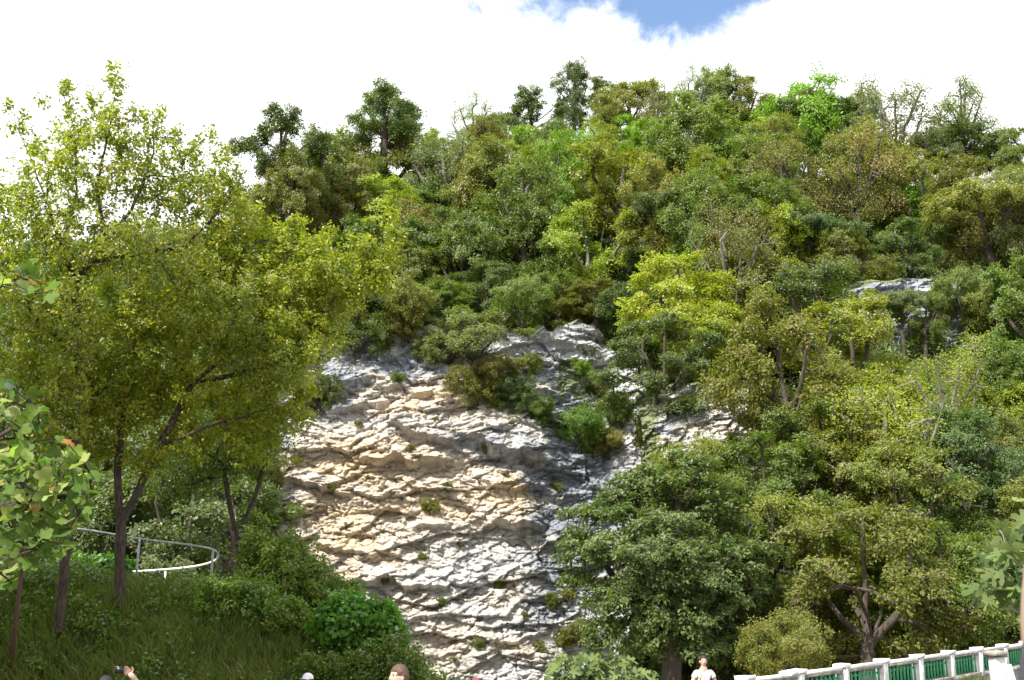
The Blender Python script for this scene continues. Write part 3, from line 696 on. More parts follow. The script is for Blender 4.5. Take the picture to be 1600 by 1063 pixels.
def seat(px, py, hc):
    """where a crown whose centre is hc above its foot shows at the pixel; walks out along the sight line"""
    a, e = ray(px, py)
    y = np.arange(44, 200, 0.25); z = CAMZ + e * y; gz = ground(a * y, y)
    hit = np.where(z <= gz + hc)[0]
    i = hit[0] if len(hit) else None
    if i is None: return None
    return y[i], a * y[i]
rt = random.Random(4)
NV = {'round': 3, 'layer': 3}
PLACED = []
def T(px, py, w, kind, mat, label, h=None, Y=None, foot=None, cat='tree', group=None, name='tree', bark=None, var=None, rz=None):
    var = rt.randrange(NV.get(kind, 2)) if var is None else var
    pr = PROTO['%s%d' % (kind, var)]
    if Y is None:
        y = 100.0
        for _ in range(6):
            s = w * mpp(px, py, y) / pr['w']; st = seat(px, py, pr['c'][2] * s)
            if st is None: y = float(np.interp(ray(px, py)[0], AG, YR)) ; break
            y = st[0]
    else: y = Y
    if foot: fx, y, fz = on_cliff(*foot); y -= 0.1
    s = w * mpp(px, py, y) / pr['w']
    p = at(px, py, y)
    zf = float(ground(p.x, y)); sz = 1.0
    if foot:
        p.x = at(px, py, y).x; sz = 1.0; zf = max(fz - 0.2, p.z - pr['c'][2] * s) if kind != 'bush' else p.z - pr['c'][2] * s
        sz = max((p.z - zf) / (pr['c'][2] * s), 0.4)
    elif Y is not None or st is None:
        need = (p.z - zf) / (pr['c'][2] * s)
        if need > 0.3: 
            if kind == 'bush': s *= min(max(need, 1.0), 1.55); need = min(need / min(max(need, 1.0), 1.55), 1.15)
            sz = h if h else min(max(need, 0.7), 1.22)
        zf = p.z - pr['c'][2] * s * sz
    elif h: sz = h / w
    put_tree(kind, var, mat, (p.x, y, zf), s, rt.uniform(0, 6.28) if rz is None else rz, label, cat, group, name, sz, bark)
    PLACED.append((px, py, w, y))

# --- trees one can pick out in the photograph
T(604, 186, 100, 'round', 'dark', 'lone round dark tree standing clear of the ridge with sky all around its crown', Y=126, h=.85, var=0, rz=0.5)
T(445, 232, 112, 'loose', 'dark', 'dark grey-green tree on the left skyline beside the airy foreground tree', Y=112, h=1.0, var=1, rz=2.0)
T(498, 262, 84, 'round', 'green', 'green tree filling the ridge between the two dark skyline trees', Y=116)
T(455, 300, 96, 'round', 'olive', 'olive tree under the dark grey-green skyline tree', Y=110)
T(590, 262, 135, 'layer', 'brown', 'broad tan and olive tree directly below the lone skyline tree')
T(530, 280, 90, 'round', 'olive', 'olive tree at the left end of the ridge forest')
T(735, 200, 70, 'bare', 'grey', 'thin wispy grey tree on the ridge, first right of the lone tree')
T(785, 208, 70, 'loose', 'grey', 'small feathery grey-green tree on the rising ridge')
T(832, 182, 86, 'loose', 'dark', 'dark spreading tree at the skyline where the ridge starts to flatten')
T(896, 150, 50, 'tall', 'dark', 'small dark tree poking highest above the middle of the ridge')
T(940, 150, 46, 'loose', 'green', 'tiny round green tree just right of the highest ridge tree')
T(990, 168, 96, 'round', 'brown', 'dense brownish dome-shaped tree on the summit')
T(1072, 165, 60, 'bare', 'grey', 'sparse tree with sky between its twigs on the right of the summit')
T(1118, 160, 80, 'round', 'green', 'full green tree on the summit right of the gap in the skyline')
T(1165, 172, 76, 'loose', 'olive', 'olive tree where the summit begins to drop to the right')
T(1265, 172, 110, 'umbrella', 'dark', 'dark flat-topped tree like an umbrella on the right ridge')
T(1262, 192, 80, 'bush', 'lime', 'fresh green low crown in front of the flat-topped ridge tree')
T(1345, 200, 60, 'tall', 'grey', 'narrow grey-green tree between the umbrella tree and the leaning one')
T(1405, 195, 110, 'bare', 'grey', 'sparse leaning tree with pale bare limbs on the right skyline', var=1)
T(1495, 185, 110, 'bare', 'green', 'open tree reaching its twigs to the right over the skyline', var=0)
T(1500, 235, 110, 'round', 'dark', 'rounded dense dark green tree under the reaching twigs on the right ridge')
T(1570, 255, 90, 'layer', 'green', 'green layered tree at the right end of the ridge')
T(830, 232, 76, 'bush', 'lime', 'small bright lime green crown high on the slope')
T(905, 250, 90, 'bush', 'lime', 'bright green patch of foliage right of the lime crown')
T(965, 300, 140, 'loose', 'yellow', 'yellowish open tree with a dark forked stem in mid slope', rz=1.2)
T(712, 275, 110, 'bare', 'grey', 'grey-green tree with pale forked limbs on the left slope', var=1)
T(600, 340, 120, 'layer', 'yellow', 'yellow-olive tree with a dark crooked trunk above the near tree')
T(655, 330, 90, 'round', 'green', 'mid green tree right of the crooked dark trunk')
T(770, 300, 130, 'round', 'olive', 'dull olive tree in the middle of the upper slope')
T(820, 350, 110, 'tall', 'green', 'tall green tree with pale slanting stems on mid slope', bark=BARK_PALE)
T(1100, 235, 150, 'round', 'green', 'broad green tree just below the summit trees')
T(1185, 215, 100, 'bush', 'lime', 'light green crown below the right shoulder of the summit')
T(1062, 325, 130, 'umbrella', 'dark', 'dark spreading tree whose black trunk shows beneath its crown')
T(705, 400, 140, 'layer', 'dark', 'big dark green tree above the left end of the rock face')
T(640, 440, 110, 'layer', 'green', 'green tree touching the yellow foreground tree above the cliff')
T(850, 400, 120, 'layer', 'green', 'layered green tree right of centre above the cliff edge')
T(930, 400, 130, 'loose', 'yellow', 'yellow-tinged tree with whitish stems above the grey buttress', bark=BARK_PALE)
T(1065, 405, 90, 'bush', 'lime', 'vivid green crown above the big yellow-green tree')
T(1140, 390, 110, 'round', 'rust', 'tree with rust brown foliage in mid slope')
T(1180, 350, 130, 'round', 'green', 'dull green tree behind the rust brown one')
T(1275, 365, 110, 'umbrella', 'blue', 'blue-green tree with a thin dark stem on the right slope')
T(1240, 290, 130, 'bare', 'brown', 'brownish thin-leaved tree with twin dark stems below the umbrella tree', var=0)
T(1330, 285, 150, 'bare', 'brown', 'sparse brown tree with wide sweeping branches', var=0)
T(1440, 300, 130, 'loose', 'olive', 'olive tree with rising limbs under the leaning skyline tree')
T(1545, 330, 150, 'umbrella', 'olive', 'wide dark olive tree at the right edge of the upper slope')
T(1440, 340, 120, 'bush', 'lime', 'lime-tinted foliage beneath the sweeping branches')
T(1420, 405, 110, 'layer', 'dark', 'dark tree shading the top of the right-hand outcrop')
T(1590, 400, 90, 'round', 'green', 'bright green tree at the right edge above the outcrop')
T(1320, 410, 110, 'round', 'olive', 'olive tree left of the right-hand outcrop')
T(745, 525, 150, 'loose', 'grey', 'grey-green spreading tree rooted on the lip of the rock face', Y=90.5, foot=(748, 604), var=0)
T(1060, 490, 170, 'layer', 'yellow', 'large sunlit yellow-green tree right of the grey buttress')
T(1030, 580, 160, 'layer', 'dark', 'dark green tree hanging over the right side of the rock face')
T(1195, 470, 150, 'layer', 'olive', 'olive layered tree between the yellow-green tree and the outcrop')
T(1280, 500, 170, 'layer', 'dark', 'broad dark green tree left of the outcrop patch')
T(1235, 575, 190, 'loose', 'olive', 'olive tree with a stout dark leaning trunk in front of the small rock patch', Y=72, rz=2.6, h=1.15)
T(1110, 560, 120, 'layer', 'yellow', 'yellow-green tree hanging over the top of the small rock patch')
T(1165, 610, 60, 'bush', 'olive', 'olive bush growing in the middle of the small rock patch', cat='bush', name='bush')
T(1560, 480, 60, 'bush', 'olive', 'olive bush on the right end of the upper right outcrop', Y=90, cat='bush', name='bush')
T(1500, 455, 50, 'bush', 'green', 'green bush on top of the upper right outcrop', Y=91, cat='bush', name='bush')
T(1405, 470, 70, 'umbrella', 'grey', 'small pale grey-green sapling standing against the outcrop', Y=89)
T(1440, 500, 66, 'loose', 'green', 'thin green sapling just right of the pale one on the outcrop', Y=88.5)
T(1585, 600, 130, 'round', 'green', 'green tree under the right end of the outcrop')
T(1040, 675, 80, 'bush', 'olive', 'small olive bush on the rock right of the cliff', Y=82, cat='bush', name='bush')
T(1205, 890, 190, 'layer', 'olive', 'olive companion tree touching the right of the largest tree', Y=61)
T(1345, 915, 230, 'layer', 'olive', 'wide olive tree behind the white parapet', Y=58)
T(1480, 920, 160, 'layer', 'green', 'mid green tree behind the far end of the parapet', Y=60)
T(1200, 770, 170, 'layer', 'green', 'green tree above the olive companion tree')
T(1330, 760, 170, 'layer', 'olive', 'olive tree halfway up the lower right slope')
T(1395, 690, 170, 'bare', 'yellow', 'yellow-green scrubby tree with bare twigs on the lower right slope', var=1)
T(1500, 730, 150, 'round', 'blue', 'blue-green tree standing out on the lower right slope')
T(1580, 720, 120, 'round', 'olive', 'olive tree at the right edge of the lower slope')
T(1470, 620, 130, 'bare', 'yellow', 'pale yellowish tree with bare grey twigs under the outcrop', var=1)
T(1225, 1010, 70, 'bush', 'olive', 'olive low shrub left of where the parapet starts', Y=50, cat='bush', name='bush')

# shrubs rooted in the rock face itself
for (px, py, w, mat, lab) in [
    (905, 665, 72, 'vine', 'bright green ivy bush hanging at the right shoulder of the rock face'), (925, 690, 50, 'green', 'small bush just below the ivy bush on the rock face'),
    (838, 640, 48, 'green', 'green bush on the ledge left of the ivy bush'), (800, 612, 60, 'dark', 'dark little bush under the tree on the lip of the rock face'),
    (745, 600, 70, 'olive', 'olive shrub round the foot of the tree on the lip of the rock face'), (780, 580, 60, 'brown', 'brownish bush right of the trunk on the lip of the rock face'),
    (700, 540, 80, 'grey', 'grey-green shrub spreading left of the tree on the lip'), (825, 570, 44, 'olive', 'olive shrub at the left edge of the grey buttress'),
    (630, 505, 60, 'brown', 'dry grassy bush above the left part of the rock face'), (560, 520, 90, 'dark', 'dark bush hanging over the upper left corner of the rock face'),
    (590, 480, 80, 'olive', 'twiggy olive bush at the top left of the rock face'), (970, 640, 50, 'green', 'green bush under the overhanging dark green tree'),
    (950, 690, 46, 'brown', 'dry brown-green tuft on the grey part of the rock face'), (885, 930, 26, 'brown', 'little dry tuft low on the white rock near the large tree'),
    (905, 985, 42, 'brown', 'low dry tuft on the white rock beside the large tree'), (672, 790, 26, 'olive', 'tiny tuft in the middle of the ochre rock'),
    (490, 940, 70, 'olive', 'scrubby bush at the lower left edge of the rock face'), (430, 800, 60, 'green', 'climbing green bush on the left margin of the rock face'),
    (420, 740, 70, 'olive', 'olive bush covering the left rim of the rock face'), (405, 850, 80, 'dark', 'dark bush at the lower left rim of the rock face'),
    (450, 870, 60, 'green', 'green bush at the left foot of the rock face'), 
    (905, 575, 30, 'lime', 'fresh green cushion of plants on the grey buttress'), (935, 605, 34, 'olive', 'olive cushion below the grey buttress')]:
    T(px, py, w, 'bush', mat, lab, foot=(px, py + w * .3), cat='bush', name='rock_shrub')

for i, (px, py, w) in enumerate([(575, 745, 13), (640, 700, 12), (700, 760, 16), (735, 610, 20), (760, 700, 12), (660, 870, 14), (720, 850, 12), (600, 905, 12), (690, 940, 13), (780, 915, 18), (820, 960, 16), (750, 1005, 18), (840, 1010, 22), (710, 1030, 12),
        (860, 940, 26), (895, 905, 22), (560, 660, 14), (620, 590, 16), (520, 760, 14), (540, 820, 12), (800, 660, 14), (870, 760, 13), (680, 655, 10), (650, 990, 12), (880, 1000, 24)]):
    T(px, py, w * (.6 + .7 * ((i * 37) % 10) / 10), 'bush', ['olive', 'brown', 'green'][i % 3], 'tiny %s tuft growing from a crack of the pale rock' % ['olive', 'brown', 'green'][i % 3], foot=(px, py + w * .3), cat='plant', name='rock_tuft', group='tiny %s tufts in the cracks of the rock face' % ['olive', 'brown', 'green'][i % 3])

for i, (px, py, w, kind, mat, lab) in enumerate([
    (498, 610, 60, 'bush', 'dark', 'dark bush on the left rim of the rock face, half way up'), (522, 565, 66, 'bush', 'green', 'green bush on the left rim of the rock face near its top'), (572, 512, 54, 'bush', 'grey', 'grey-green bush on the hump at the top left of the rock face'),
    (520, 480, 90, 'round', 'green', 'green tree at the far upper left corner of the rock face'), (575, 450, 90, 'layer', 'dark', 'dark tree on the upper left lip of the rock face, first from the left'),
    (640, 480, 80, 'bush', 'olive', 'olive bush on the lip of the rock face, under the dark tree'), (690, 470, 90, 'layer', 'green', 'green layered tree left above the spreading tree on the lip'),
    (760, 455, 90, 'layer', 'dark', 'dark tree directly above the spreading tree on the lip'), (815, 470, 80, 'bush', 'green', 'green bush at the upper left of the grey buttress'),
    (870, 460, 80, 'layer', 'green', 'green tree on top of the grey buttress'), (930, 470, 90, 'layer', 'olive', 'olive tree on top of the grey buttress at its right'),
    (985, 480, 80, 'bush', 'dark', 'dark bush between the grey buttress and the yellow-green tree'), (660, 500, 60, 'bush', 'grey', 'grey twiggy bush on the lip left of the spreading tree')]):
    T(px, py, w, kind, mat, lab, foot=(px, py + w * .3) if i < 3 else (px, min(py + w * .45, 500 + 10 * (i % 3))), cat='bush' if kind == 'bush' else 'tree', name='bush' if kind == 'bush' else 'tree')

# --- the rest of the forest, one tree at a time
GROUPS = {
 'ul': ('forest on the upper slope left of the summit', 'on the upper left slope'),
 'um': ('forest under the summit', 'below the summit'),
 'ur': ('forest on the upper right slope', 'on the upper right slope'),
 'cl': ('trees along the top of the rock face', 'along the top of the rock face'),
 'lr': ('trees on the lower right slope', 'on the lower right slope'),
 'll': ('shaded trees behind the white railing', 'behind the white railing'),
}
COLN = {'bigtree': 'deep green', 'green': 'mid green', 'dark': 'dark green', 'olive': 'olive', 'grey': 'grey-green', 'yellow': 'yellow-green', 'lime': 'bright green', 'brown': 'brownish', 'rust': 'rust-tinted', 'blue': 'blue-green'}
KN = {'round': 'rounded tree', 'layer': 'layered tree', 'loose': 'open-crowned tree', 'bare': 'thin-leaved tree', 'bush': 'low bushy tree', 'tall': 'tall narrow tree', 'umbrella': 'spreading tree'}
def zone(px, py):
    if px < 420 and py > 520: return 'll'
    if px > 960 and py > 560: return 'lr'
    if py > 400 and px < 1000: return 'cl'
    return 'ul' if px < 780 else ('um' if px < 1150 else 'ur')
PAL = {'ul': ['green', 'olive', 'green', 'yellow', 'brown', 'olive'], 'um': ['green', 'green', 'olive', 'lime', 'yellow', 'green'], 'ur': ['olive', 'green', 'yellow', 'grey', 'green', 'olive'],
       'cl': ['green', 'dark', 'green', 'olive', 'green'], 'lr': ['olive', 'yellow', 'green', 'yellow', 'green', 'green', 'olive'], 'll': ['dark', 'dark', 'bigtree']}  # 'll' woods: their shade is put into the leaf colour by darker greens
KIN = {'ul': ['round', 'loose', 'layer', 'tall', 'tall'], 'um': ['round', 'layer', 'loose', 'tall', 'tall'], 'ur': ['loose', 'round', 'tall', 'bare', 'tall'],
       'cl': ['layer', 'round', 'layer', 'bush'], 'lr': ['layer', 'round', 'tall', 'layer', 'bush'], 'll': ['layer', 'round', 'tall']}
cnt = 0
ROWS = [(yy, 5.4) for yy in np.arange(52, 150, 4.9)]
for ri, (yy, sp) in enumerate(ROWS):
    for xx in np.arange(-62, 84, sp):
        x = xx + (ri % 2) * sp / 2 + rt.uniform(-1.3, 1.3); y = yy + rt.uniform(-1.5, 1.5)
        a = x / y
        if abs(a) > 0.50: continue
        gz = float(ground(x, y)); yr = float(np.interp(a, AG, YR))
        if y > yr + 3 or gz < 0.6: continue
        wc = float(sstep(-0.262, -0.215, a) * (1 - sstep(0.085, 0.125, a)))
        if wc > 0.35 and y < 101.5: continue
        # project crown centre
        s0 = rt.uniform(0.74, 1.12); zc = gz + 5.0 * s0
        f = y * math.cos(PITCH) + (zc - CAMZ) * math.sin(PITCH)
        px = 800 + FPX * x / f; py = 531.5 - FPX * (-y * math.sin(PITCH) + (zc - CAMZ) * math.cos(PITCH)) / f
        if px < -40 or px > 1640 or py > 1085: continue
        if px < 380 and py < 380: continue
        if 600 < px < 1000 and py > 610: continue
        wpx = 8 * s0 * FPX / f
        # leave the bare rock patches open
        if 1030 < px < 1265 and 545 < py < 765 and y < 92: continue
        if 880 < px < 1040 and 470 < py < 800: continue
        if 1345 < px < 1590 and 415 < py < 650 and y < 104: continue
        if any(math.hypot(px - q[0], py - q[1]) < q[2] * 0.30 and abs(q[3] - y) < 14 for q in PLACED): continue
        zn = zone(px, py); mat = rt.choice(PAL[zn]); kind = rt.choice(KIN[zn])
        hi_ = y > yr - 12
        if y > yr - 5: kind = rt.choice(['loose', 'round', 'round', 'loose', 'bare']); s0 = min(s0, .85)
        if y > yr - 14 and 470 < px < 680: continue
        if kind == 'tall' and px > 880 and py > 430: kind = 'layer'
        lab = '%s %s %s' % (COLN[mat], KN[kind], 'in the ' + GROUPS[zn][0] if zn in ('ul', 'um', 'ur') else 'among the ' + GROUPS[zn][0])
        put_tree(kind, rt.randrange(NV.get(kind, 2)), mat, (x, y, gz - 0.4), s0, rt.uniform(0, 6.28), lab, group=COLN[mat] + ' ' + KN[kind] + 's, ' + GROUPS[zn][0], sz=rt.uniform(.8, 1.05) if hi_ else rt.uniform(1.0, 1.4))
        cnt += 1
print('AUTO trees', cnt, 'placed', len(PLACED), 'proto tris', sum(p['n'] for p in PROTO.values()))

# undergrowth that closes the gaps between the stems
rng = rng_(77)
n = 22000
ua = rng.uniform(-0.5, 0.5, n); uy = rng.uniform(50, 150, n) ; keep = uy < np.interp(ua, AG, YR) + 1
wcv = sstep(-0.262, -0.215, ua) * (1 - sstep(0.085, 0.125, ua))
keep &= ~((wcv > 0.3) & (uy < 101.0)); ua, uy = ua[keep], uy[keep]; ux = ua * uy; uz = ground(ux, uy)
keep = uz > 0.3; ux, uy, uz = ux[keep], uy[keep], uz[keep]
tips = np.stack([ux, uy, uz + rng.uniform(0.1, 2.0, len(ux))], 1)
V, Tt = leafcloud(rng, tips, np.tile([0, -.6, .8], (len(tips), 1)), 12, 0.95, 0.35, 0.26, up=.8, rand=.8)
link('undergrowth', np_mesh('undergrowth', V, None, Tt, mats=(LM['green'],)), kind='stuff')

# low bushes that close the foot of the lower right slope and the far bank on the left
for i, (px, py, w, mat) in enumerate([(1020, 1025, 80, 'dark'), (1090, 1030, 90, 'dark'), (1190, 1020, 70, 'green'), (1300, 1020, 90, 'brown'), (1390, 1000, 130, 'green'),
        (1480, 1000, 120, 'brown'), (1570, 980, 130, 'green'), (1240, 1040, 90, 'olive'), (1540, 860, 120, 'green'), (1440, 830, 130, 'green'), (1290, 850, 110, 'lime'), (1230, 700, 70, 'dark'),
        (1110, 760, 90, 'green'), (1600, 880, 110, 'green'), (1390, 620, 100, 'lime'), (1320, 640, 110, 'yellow'), (1570, 640, 110, 'yellow'), (1180, 700, 60, 'olive')]):
    T(px, py, w, 'bush', mat, ['low %s bush at the foot of the wooded slope right of the rock face', 'low %s bush among the trees of the lower right slope'][py < 900] % COLN[mat], Y=(62 + (i % 3) * 1.5) if py > 900 else None,
      cat='bush', name='bush', group=COLN[mat] + (' bushes at the foot of the slope' if py > 900 else ' bushes on the lower right slope'))

# ------------------------------------------------------------------ the grassy bank on the left
BX, BZ = [], []
for px, py, yb in [(-500, 880, 25.5), (-200, 885, 25.5), (0, 893, 25.5), (150, 893, 25.5), (340, 905, 25.5), (420, 935, 25.0), (500, 962, 24.6), (570, 985, 24.2), (620, 1025, 24), (660, 1063, 24), (720, 1100, 24), (780, 1130, 24)]:
    v = at(px, py, yb); BX.append(v.x); BZ.append(v.z - 0.12)
BX = np.array(BX); BZ = np.array(BZ)
def bank(x, y):
    x = np.asarray(x, float); y = np.asarray(y, float)
    top = np.interp(x, BX, BZ)
    rise = sstep(20.2, 25.6, y) * 0.88 + 0.12 * sstep(24, 29, y)
    z = top * rise
    z = z * (1 - sstep(31, 37, y))
    z = z * (1 - sstep(BX[-1] - 1.0, BX[-1] + 0.3, x))
    return z + fbm(x / 1.3, y / 1.3, seed=91, oct=4) * 0.16 * sstep(0.1, 1, z) - 0.06
xb = np.arange(-20, 1.2, 0.11); yb = np.arange(19.5, 38, 0.13)
XB, YB = np.meshgrid(xb, yb, indexing='ij'); ZB = bank(XB, YB)
idx = np.arange(XB.size).reshape(XB.shape)
Q = np.stack([idx[:-1, :-1], idx[1:, :-1], idx[1:, 1:], idx[:-1, 1:]], -1).reshape(-1, 4)
soil = solid_mat('bank_soil', (0.05, 0.055, 0.02), (0.03, 0.024, 0.014), 1.6, 0.95, 0.6, 20)
link('grassy_bank', np_mesh('grassy_bank', np.stack([XB, YB, ZB], -1), Q, mats=(soil,), smooth=True), kind='structure')

def grass(name, n, x0, x1, y0, y1, hf, mat, seed, hmin, hmax, wid=0.012, dens=None):
    rng = rng_(seed)
    x = rng.uniform(x0, x1, n); y = rng.uniform(y0, y1, n)
    d = 0.5 + 0.5 * fbm(x / 0.9, y / 0.9, seed=seed, oct=3)
    keep = rng.uniform(0, 1, n) < (0.35 + d); x, y, d = x[keep], y[keep], d[keep]
    z = hf(x, y); ok = z > 0.0; x, y, z, d = x[ok], y[ok], z[ok], d[ok]; n = len(x)
    h = rng.uniform(hmin, hmax, n) * (0.55 + 0.8 * d)
    an = rng.uniform(0, 6.28, n); le = rng.uniform(0.15, 0.9, n) * h
    dx, dy = np.cos(an) * le, np.sin(an) * le - 0.15 * h
    w = wid * rng.uniform(.6, 1.4, n); wa = rng.uniform(0, 6.28, n); wx, wy = np.cos(wa) * w, np.sin(wa) * w
    b = np.stack([x, y, z - 0.03], 1)
    W = np.stack([wx, wy, 0 * wx], 1)
    m1 = b + np.stack([dx * .25, dy * .25, h * .6], 1); tp = b + np.stack([dx, dy, h * 0.95], 1)
    V = np.stack([b - W, b + W, m1 + W * .8, m1 - W * .8, tp], 1).reshape(-1, 3)
    i = np.arange(n)[:, None] * 5
    Qg = i + np.array([[0, 1, 2, 3]]); Tg = i + np.array([[3, 2, 4]])
    return link(name, np_mesh(name, V, Qg, Tg, mats=(mat,)), kind='stuff')
GR = leaf_mat('grass_blades', (0.035, 0.055, 0.012), (0.095, 0.120, 0.024), (0.15, 0.13, 0.05), 0.12, trans=0.3, clump=0.8)
grass('tall_grass', 62000, -12.6, -0.6, 20.4, 27.0, bank, GR, 5, 0.22, 0.62)

rng = rng_(66); n = 5200
wx = rng.uniform(-12.5, -0.8, n); wy = rng.uniform(20.6, 27.2, n); wd = fbm(wx / 1.6, wy / 1.4, seed=67, oct=3)
kp = wd > rng.uniform(-.35, .35, n); wx, wy, wd = wx[kp], wy[kp], wd[kp]; wz = bank(wx, wy); kp = wz > .1; wx, wy, wz, wd = wx[kp], wy[kp], wz[kp], wd[kp]
tips = np.stack([wx, wy, wz + rng.uniform(.08, .5, len(wx)) * (1 + wd)], 1)
V, Tt = leafcloud(rng, tips, np.tile([0, -.6, .6], (len(tips), 1)), 14, 0.17, 0.5, 0.085, up=.6, rand=.9)
link('weeds', np_mesh('weeds', V, None, Tt, mats=(LM['near_g'],)), kind='stuff')
def near_plant(name, seed, lobes_px, trunks_px, Y, depth, tips, per, spread, flat, size, mat, bark, label, cat, rtip=0.005, step=0.25, thick=1.0, shell=0.35, foot=None, lump=0.12, w=0.2, group=None, **kw):
    """a plant laid out in metres about its own foot; lobes are (px, py, rx, ry[, depth offset]) read off the photograph"""
    rng = rng_(seed)
    k = mpp(400, 500, Y)
    lobes = []
    for l in lobes_px:
        dy = l[4] if len(l) > 4 else 0
        c = at(l[0], l[1], Y + dy); lobes.append((c.x, c.y, c.z, l[2] * k, max(l[2], l[3]) * k * depth, l[3] * k))
    tr = [[tuple(at(q[0], q[1], Y + (q[2] if len(q) > 2 else 0))) for q in t] for t in trunks_px]
    base = np.array(tr[0][0]) if foot is None else np.array(foot)
    tr[0][0] = tuple(np.array(tr[0][0]) - np.array([0, 0, 0.25]))
    att = lobes_points(rng, lobes, tips, shell) 
    P, par, tp, pl = skeleton(rng, tr, att, step, w=w, jit=0.10)
    r = radii(P, par, tp, rtip) * thick
    o = P[tp] - att.mean(0); o /= np.linalg.norm(o, axis=1, keepdims=True)
    tt = np.concatenate([P[tp], P[tp] * .6 + P[par[tp]] * .4]); oo = np.concatenate([o, o])
    V, Tt = leafcloud(rng, tt, oo, per, spread, flat, size, **kw)
    tm = tubes(P - base, par, r, bark, 'trunk', rmin=0, big=0.03, lump=lump)
    cmn = np_mesh('crown', V - base, None, Tt, mats=(LM[mat] if isinstance(mat, str) else mat,))
    e = empty(name, tuple(base), label, cat, group)
    link('trunk' if cat == 'tree' else 'stems', tm, e)
    link('crown' if cat == 'tree' else 'foliage', cmn, e, kind='stuff')
    return e

near_plant('fruit_tree', 901,
    [(165, 245, 95, 85), (80, 300, 85, 75, -.6), (255, 285, 95, 75, .5), (330, 330, 75, 75, .3), (130, 380, 120, 55), (250, 400, 110, 55, -.5), (20, 420, 60, 90), (60, 480, 90, 60, -.4),
     (180, 140, 14, 40), (165, 190, 30, 40), (105, 160, 18, 38), (120, 215, 30, 45), (30, 195, 24, 22), (60, 230, 26, 26), (240, 200, 28, 34), (310, 240, 30, 40, .5), (355, 265, 30, 50), (15, 320, 50, 60, .5), (215, 180, 14, 30), (100, 128, 9, 20), (183, 112, 9, 22), (62, 165, 10, 18), (10, 160, 12, 14), (275, 215, 10, 24), (330, 205, 9, 20), (145, 150, 10, 30), (40, 620, 60, 60), (80, 690, 60, 45, .5), (110, 560, 50, 60, -1.0), (100, 640, 45, 60, -1.0), (120, 480, 40, 50, -1.0)],
    [[(93, 968), (104, 860), (114, 720), (122, 560), (118, 440)], [(118, 440), (165, 378), (205, 330), (240, 240), (240, 190)], [(118, 440), (98, 392), (75, 320), (40, 230), (20, 180)],
     [(140, 410), (210, 398), (290, 385), (350, 320)], [(165, 378), (150, 290), (172, 200), (182, 115)], [(98, 392), (120, 300), (115, 200), (98, 145)], [(122, 560), (60, 500), (10, 440)]],
    23.5, 1.0, 1700, 10, 0.15, 0.5, 0.088, 'near_a', BARK_NEAR, 'tall airy tree at the far left whose upright twigs reach highest against the sky', 'tree', rtip=0.0055, up=.5, rand=.9, droop=.3, thick=0.62)
near_plant('fruit_tree', 902,
    [(200, 560, 110, 80), (330, 490, 130, 80, -.5), (440, 440, 115, 75, .3), (540, 425, 85, 50), (440, 560, 75, 60, -.3), (300, 610, 110, 45, .4), (110, 620, 90, 55), (400, 375, 85, 50, .6), (600, 395, 38, 32), (575, 440, 40, 30),
     (60, 560, 70, 70, -.5), (480, 520, 60, 60), (500, 480, 50, 50, .5), (350, 400, 60, 50), (440, 610, 60, 40), (620, 375, 16, 22), (480, 380, 50, 40, .4), (200, 650, 60, 30), (160, 480, 70, 50, .6), (380, 650, 60, 45, .5), (240, 490, 60, 50, .6), (150, 690, 60, 34), (290, 690, 60, 36, .4), (400, 690, 50, 36, .4), (230, 720, 40, 24, -.3), (460, 650, 34, 24), (610, 350, 20, 30, .3), (560, 380, 30, 26), (350, 330, 50, 40, .6)],
    [[(188, 945), (187, 880), (189, 818)], [(189, 818), (183, 740), (192, 640), (215, 540)], [(189, 818), (216, 768), (246, 700), (300, 600), (400, 520)], [(300, 600), (430, 570), (520, 470), (590, 410)], [(215, 540), (290, 440), (400, 380)],
     [(192, 640), (120, 600), (50, 550)], [(246, 700), (340, 660), (420, 640)]],
    24.5, 0.8, 2100, 18, 0.17, 0.45, 0.088, 'near_b', BARK_NEAR, 'yellowing fruit tree with a forked flaking trunk, its branches reaching right over the rock face', 'tree', rtip=0.0050, up=.6, rand=.8, droop=.3, thick=0.66)
# thin drooping twigs low in the crown
near_plant('bare_twig_bush', 903, [(340, 700, 80, 60), (400, 680, 60, 70), (290, 740, 60, 50), (440, 660, 50, 40)], [[(380, 960), (372, 850), (350, 740)], [(372, 850), (410, 740), (440, 660)]],
    27.5, 0.7, 600, 10, 0.17, 0.5, 0.065, 'near_g', BARK_NEAR, 'thin grey-leaved bush with fine twigs behind the bend of the white railing', 'bush', rtip=0.004)
near_plant('bank_shrub', 904, [(450, 880, 50, 50), (410, 890, 45, 50), (470, 920, 60, 35), (500, 930, 45, 25), (400, 860, 30, 40)], [[(430, 960), (430, 900), (420, 860)], [(430, 930), (470, 890)]],
    26.0, 0.8, 420, 18, 0.15, 0.6, 0.075, 'near_g', BARK, 'leafy green shrub on the bank crest just right of the railing', 'bush', rtip=0.004)
near_plant('broadleaf_bush', 905, [(550, 965, 50, 38), (585, 985, 45, 35), (535, 990, 40, 40), (600, 960, 18, 20), (610, 1000, 25, 25)], [[(560, 1050), (560, 1000), (550, 960)], [(560, 1020), (590, 980)]],
    24.2, 0.8, 300, 16, 0.15, 0.7, 0.115, 'vine', BARK, 'glossy broad-leaved green bush at the right end of the bank crest', 'bush', rtip=0.004, asp=0.85, rand=.9, up=.4)
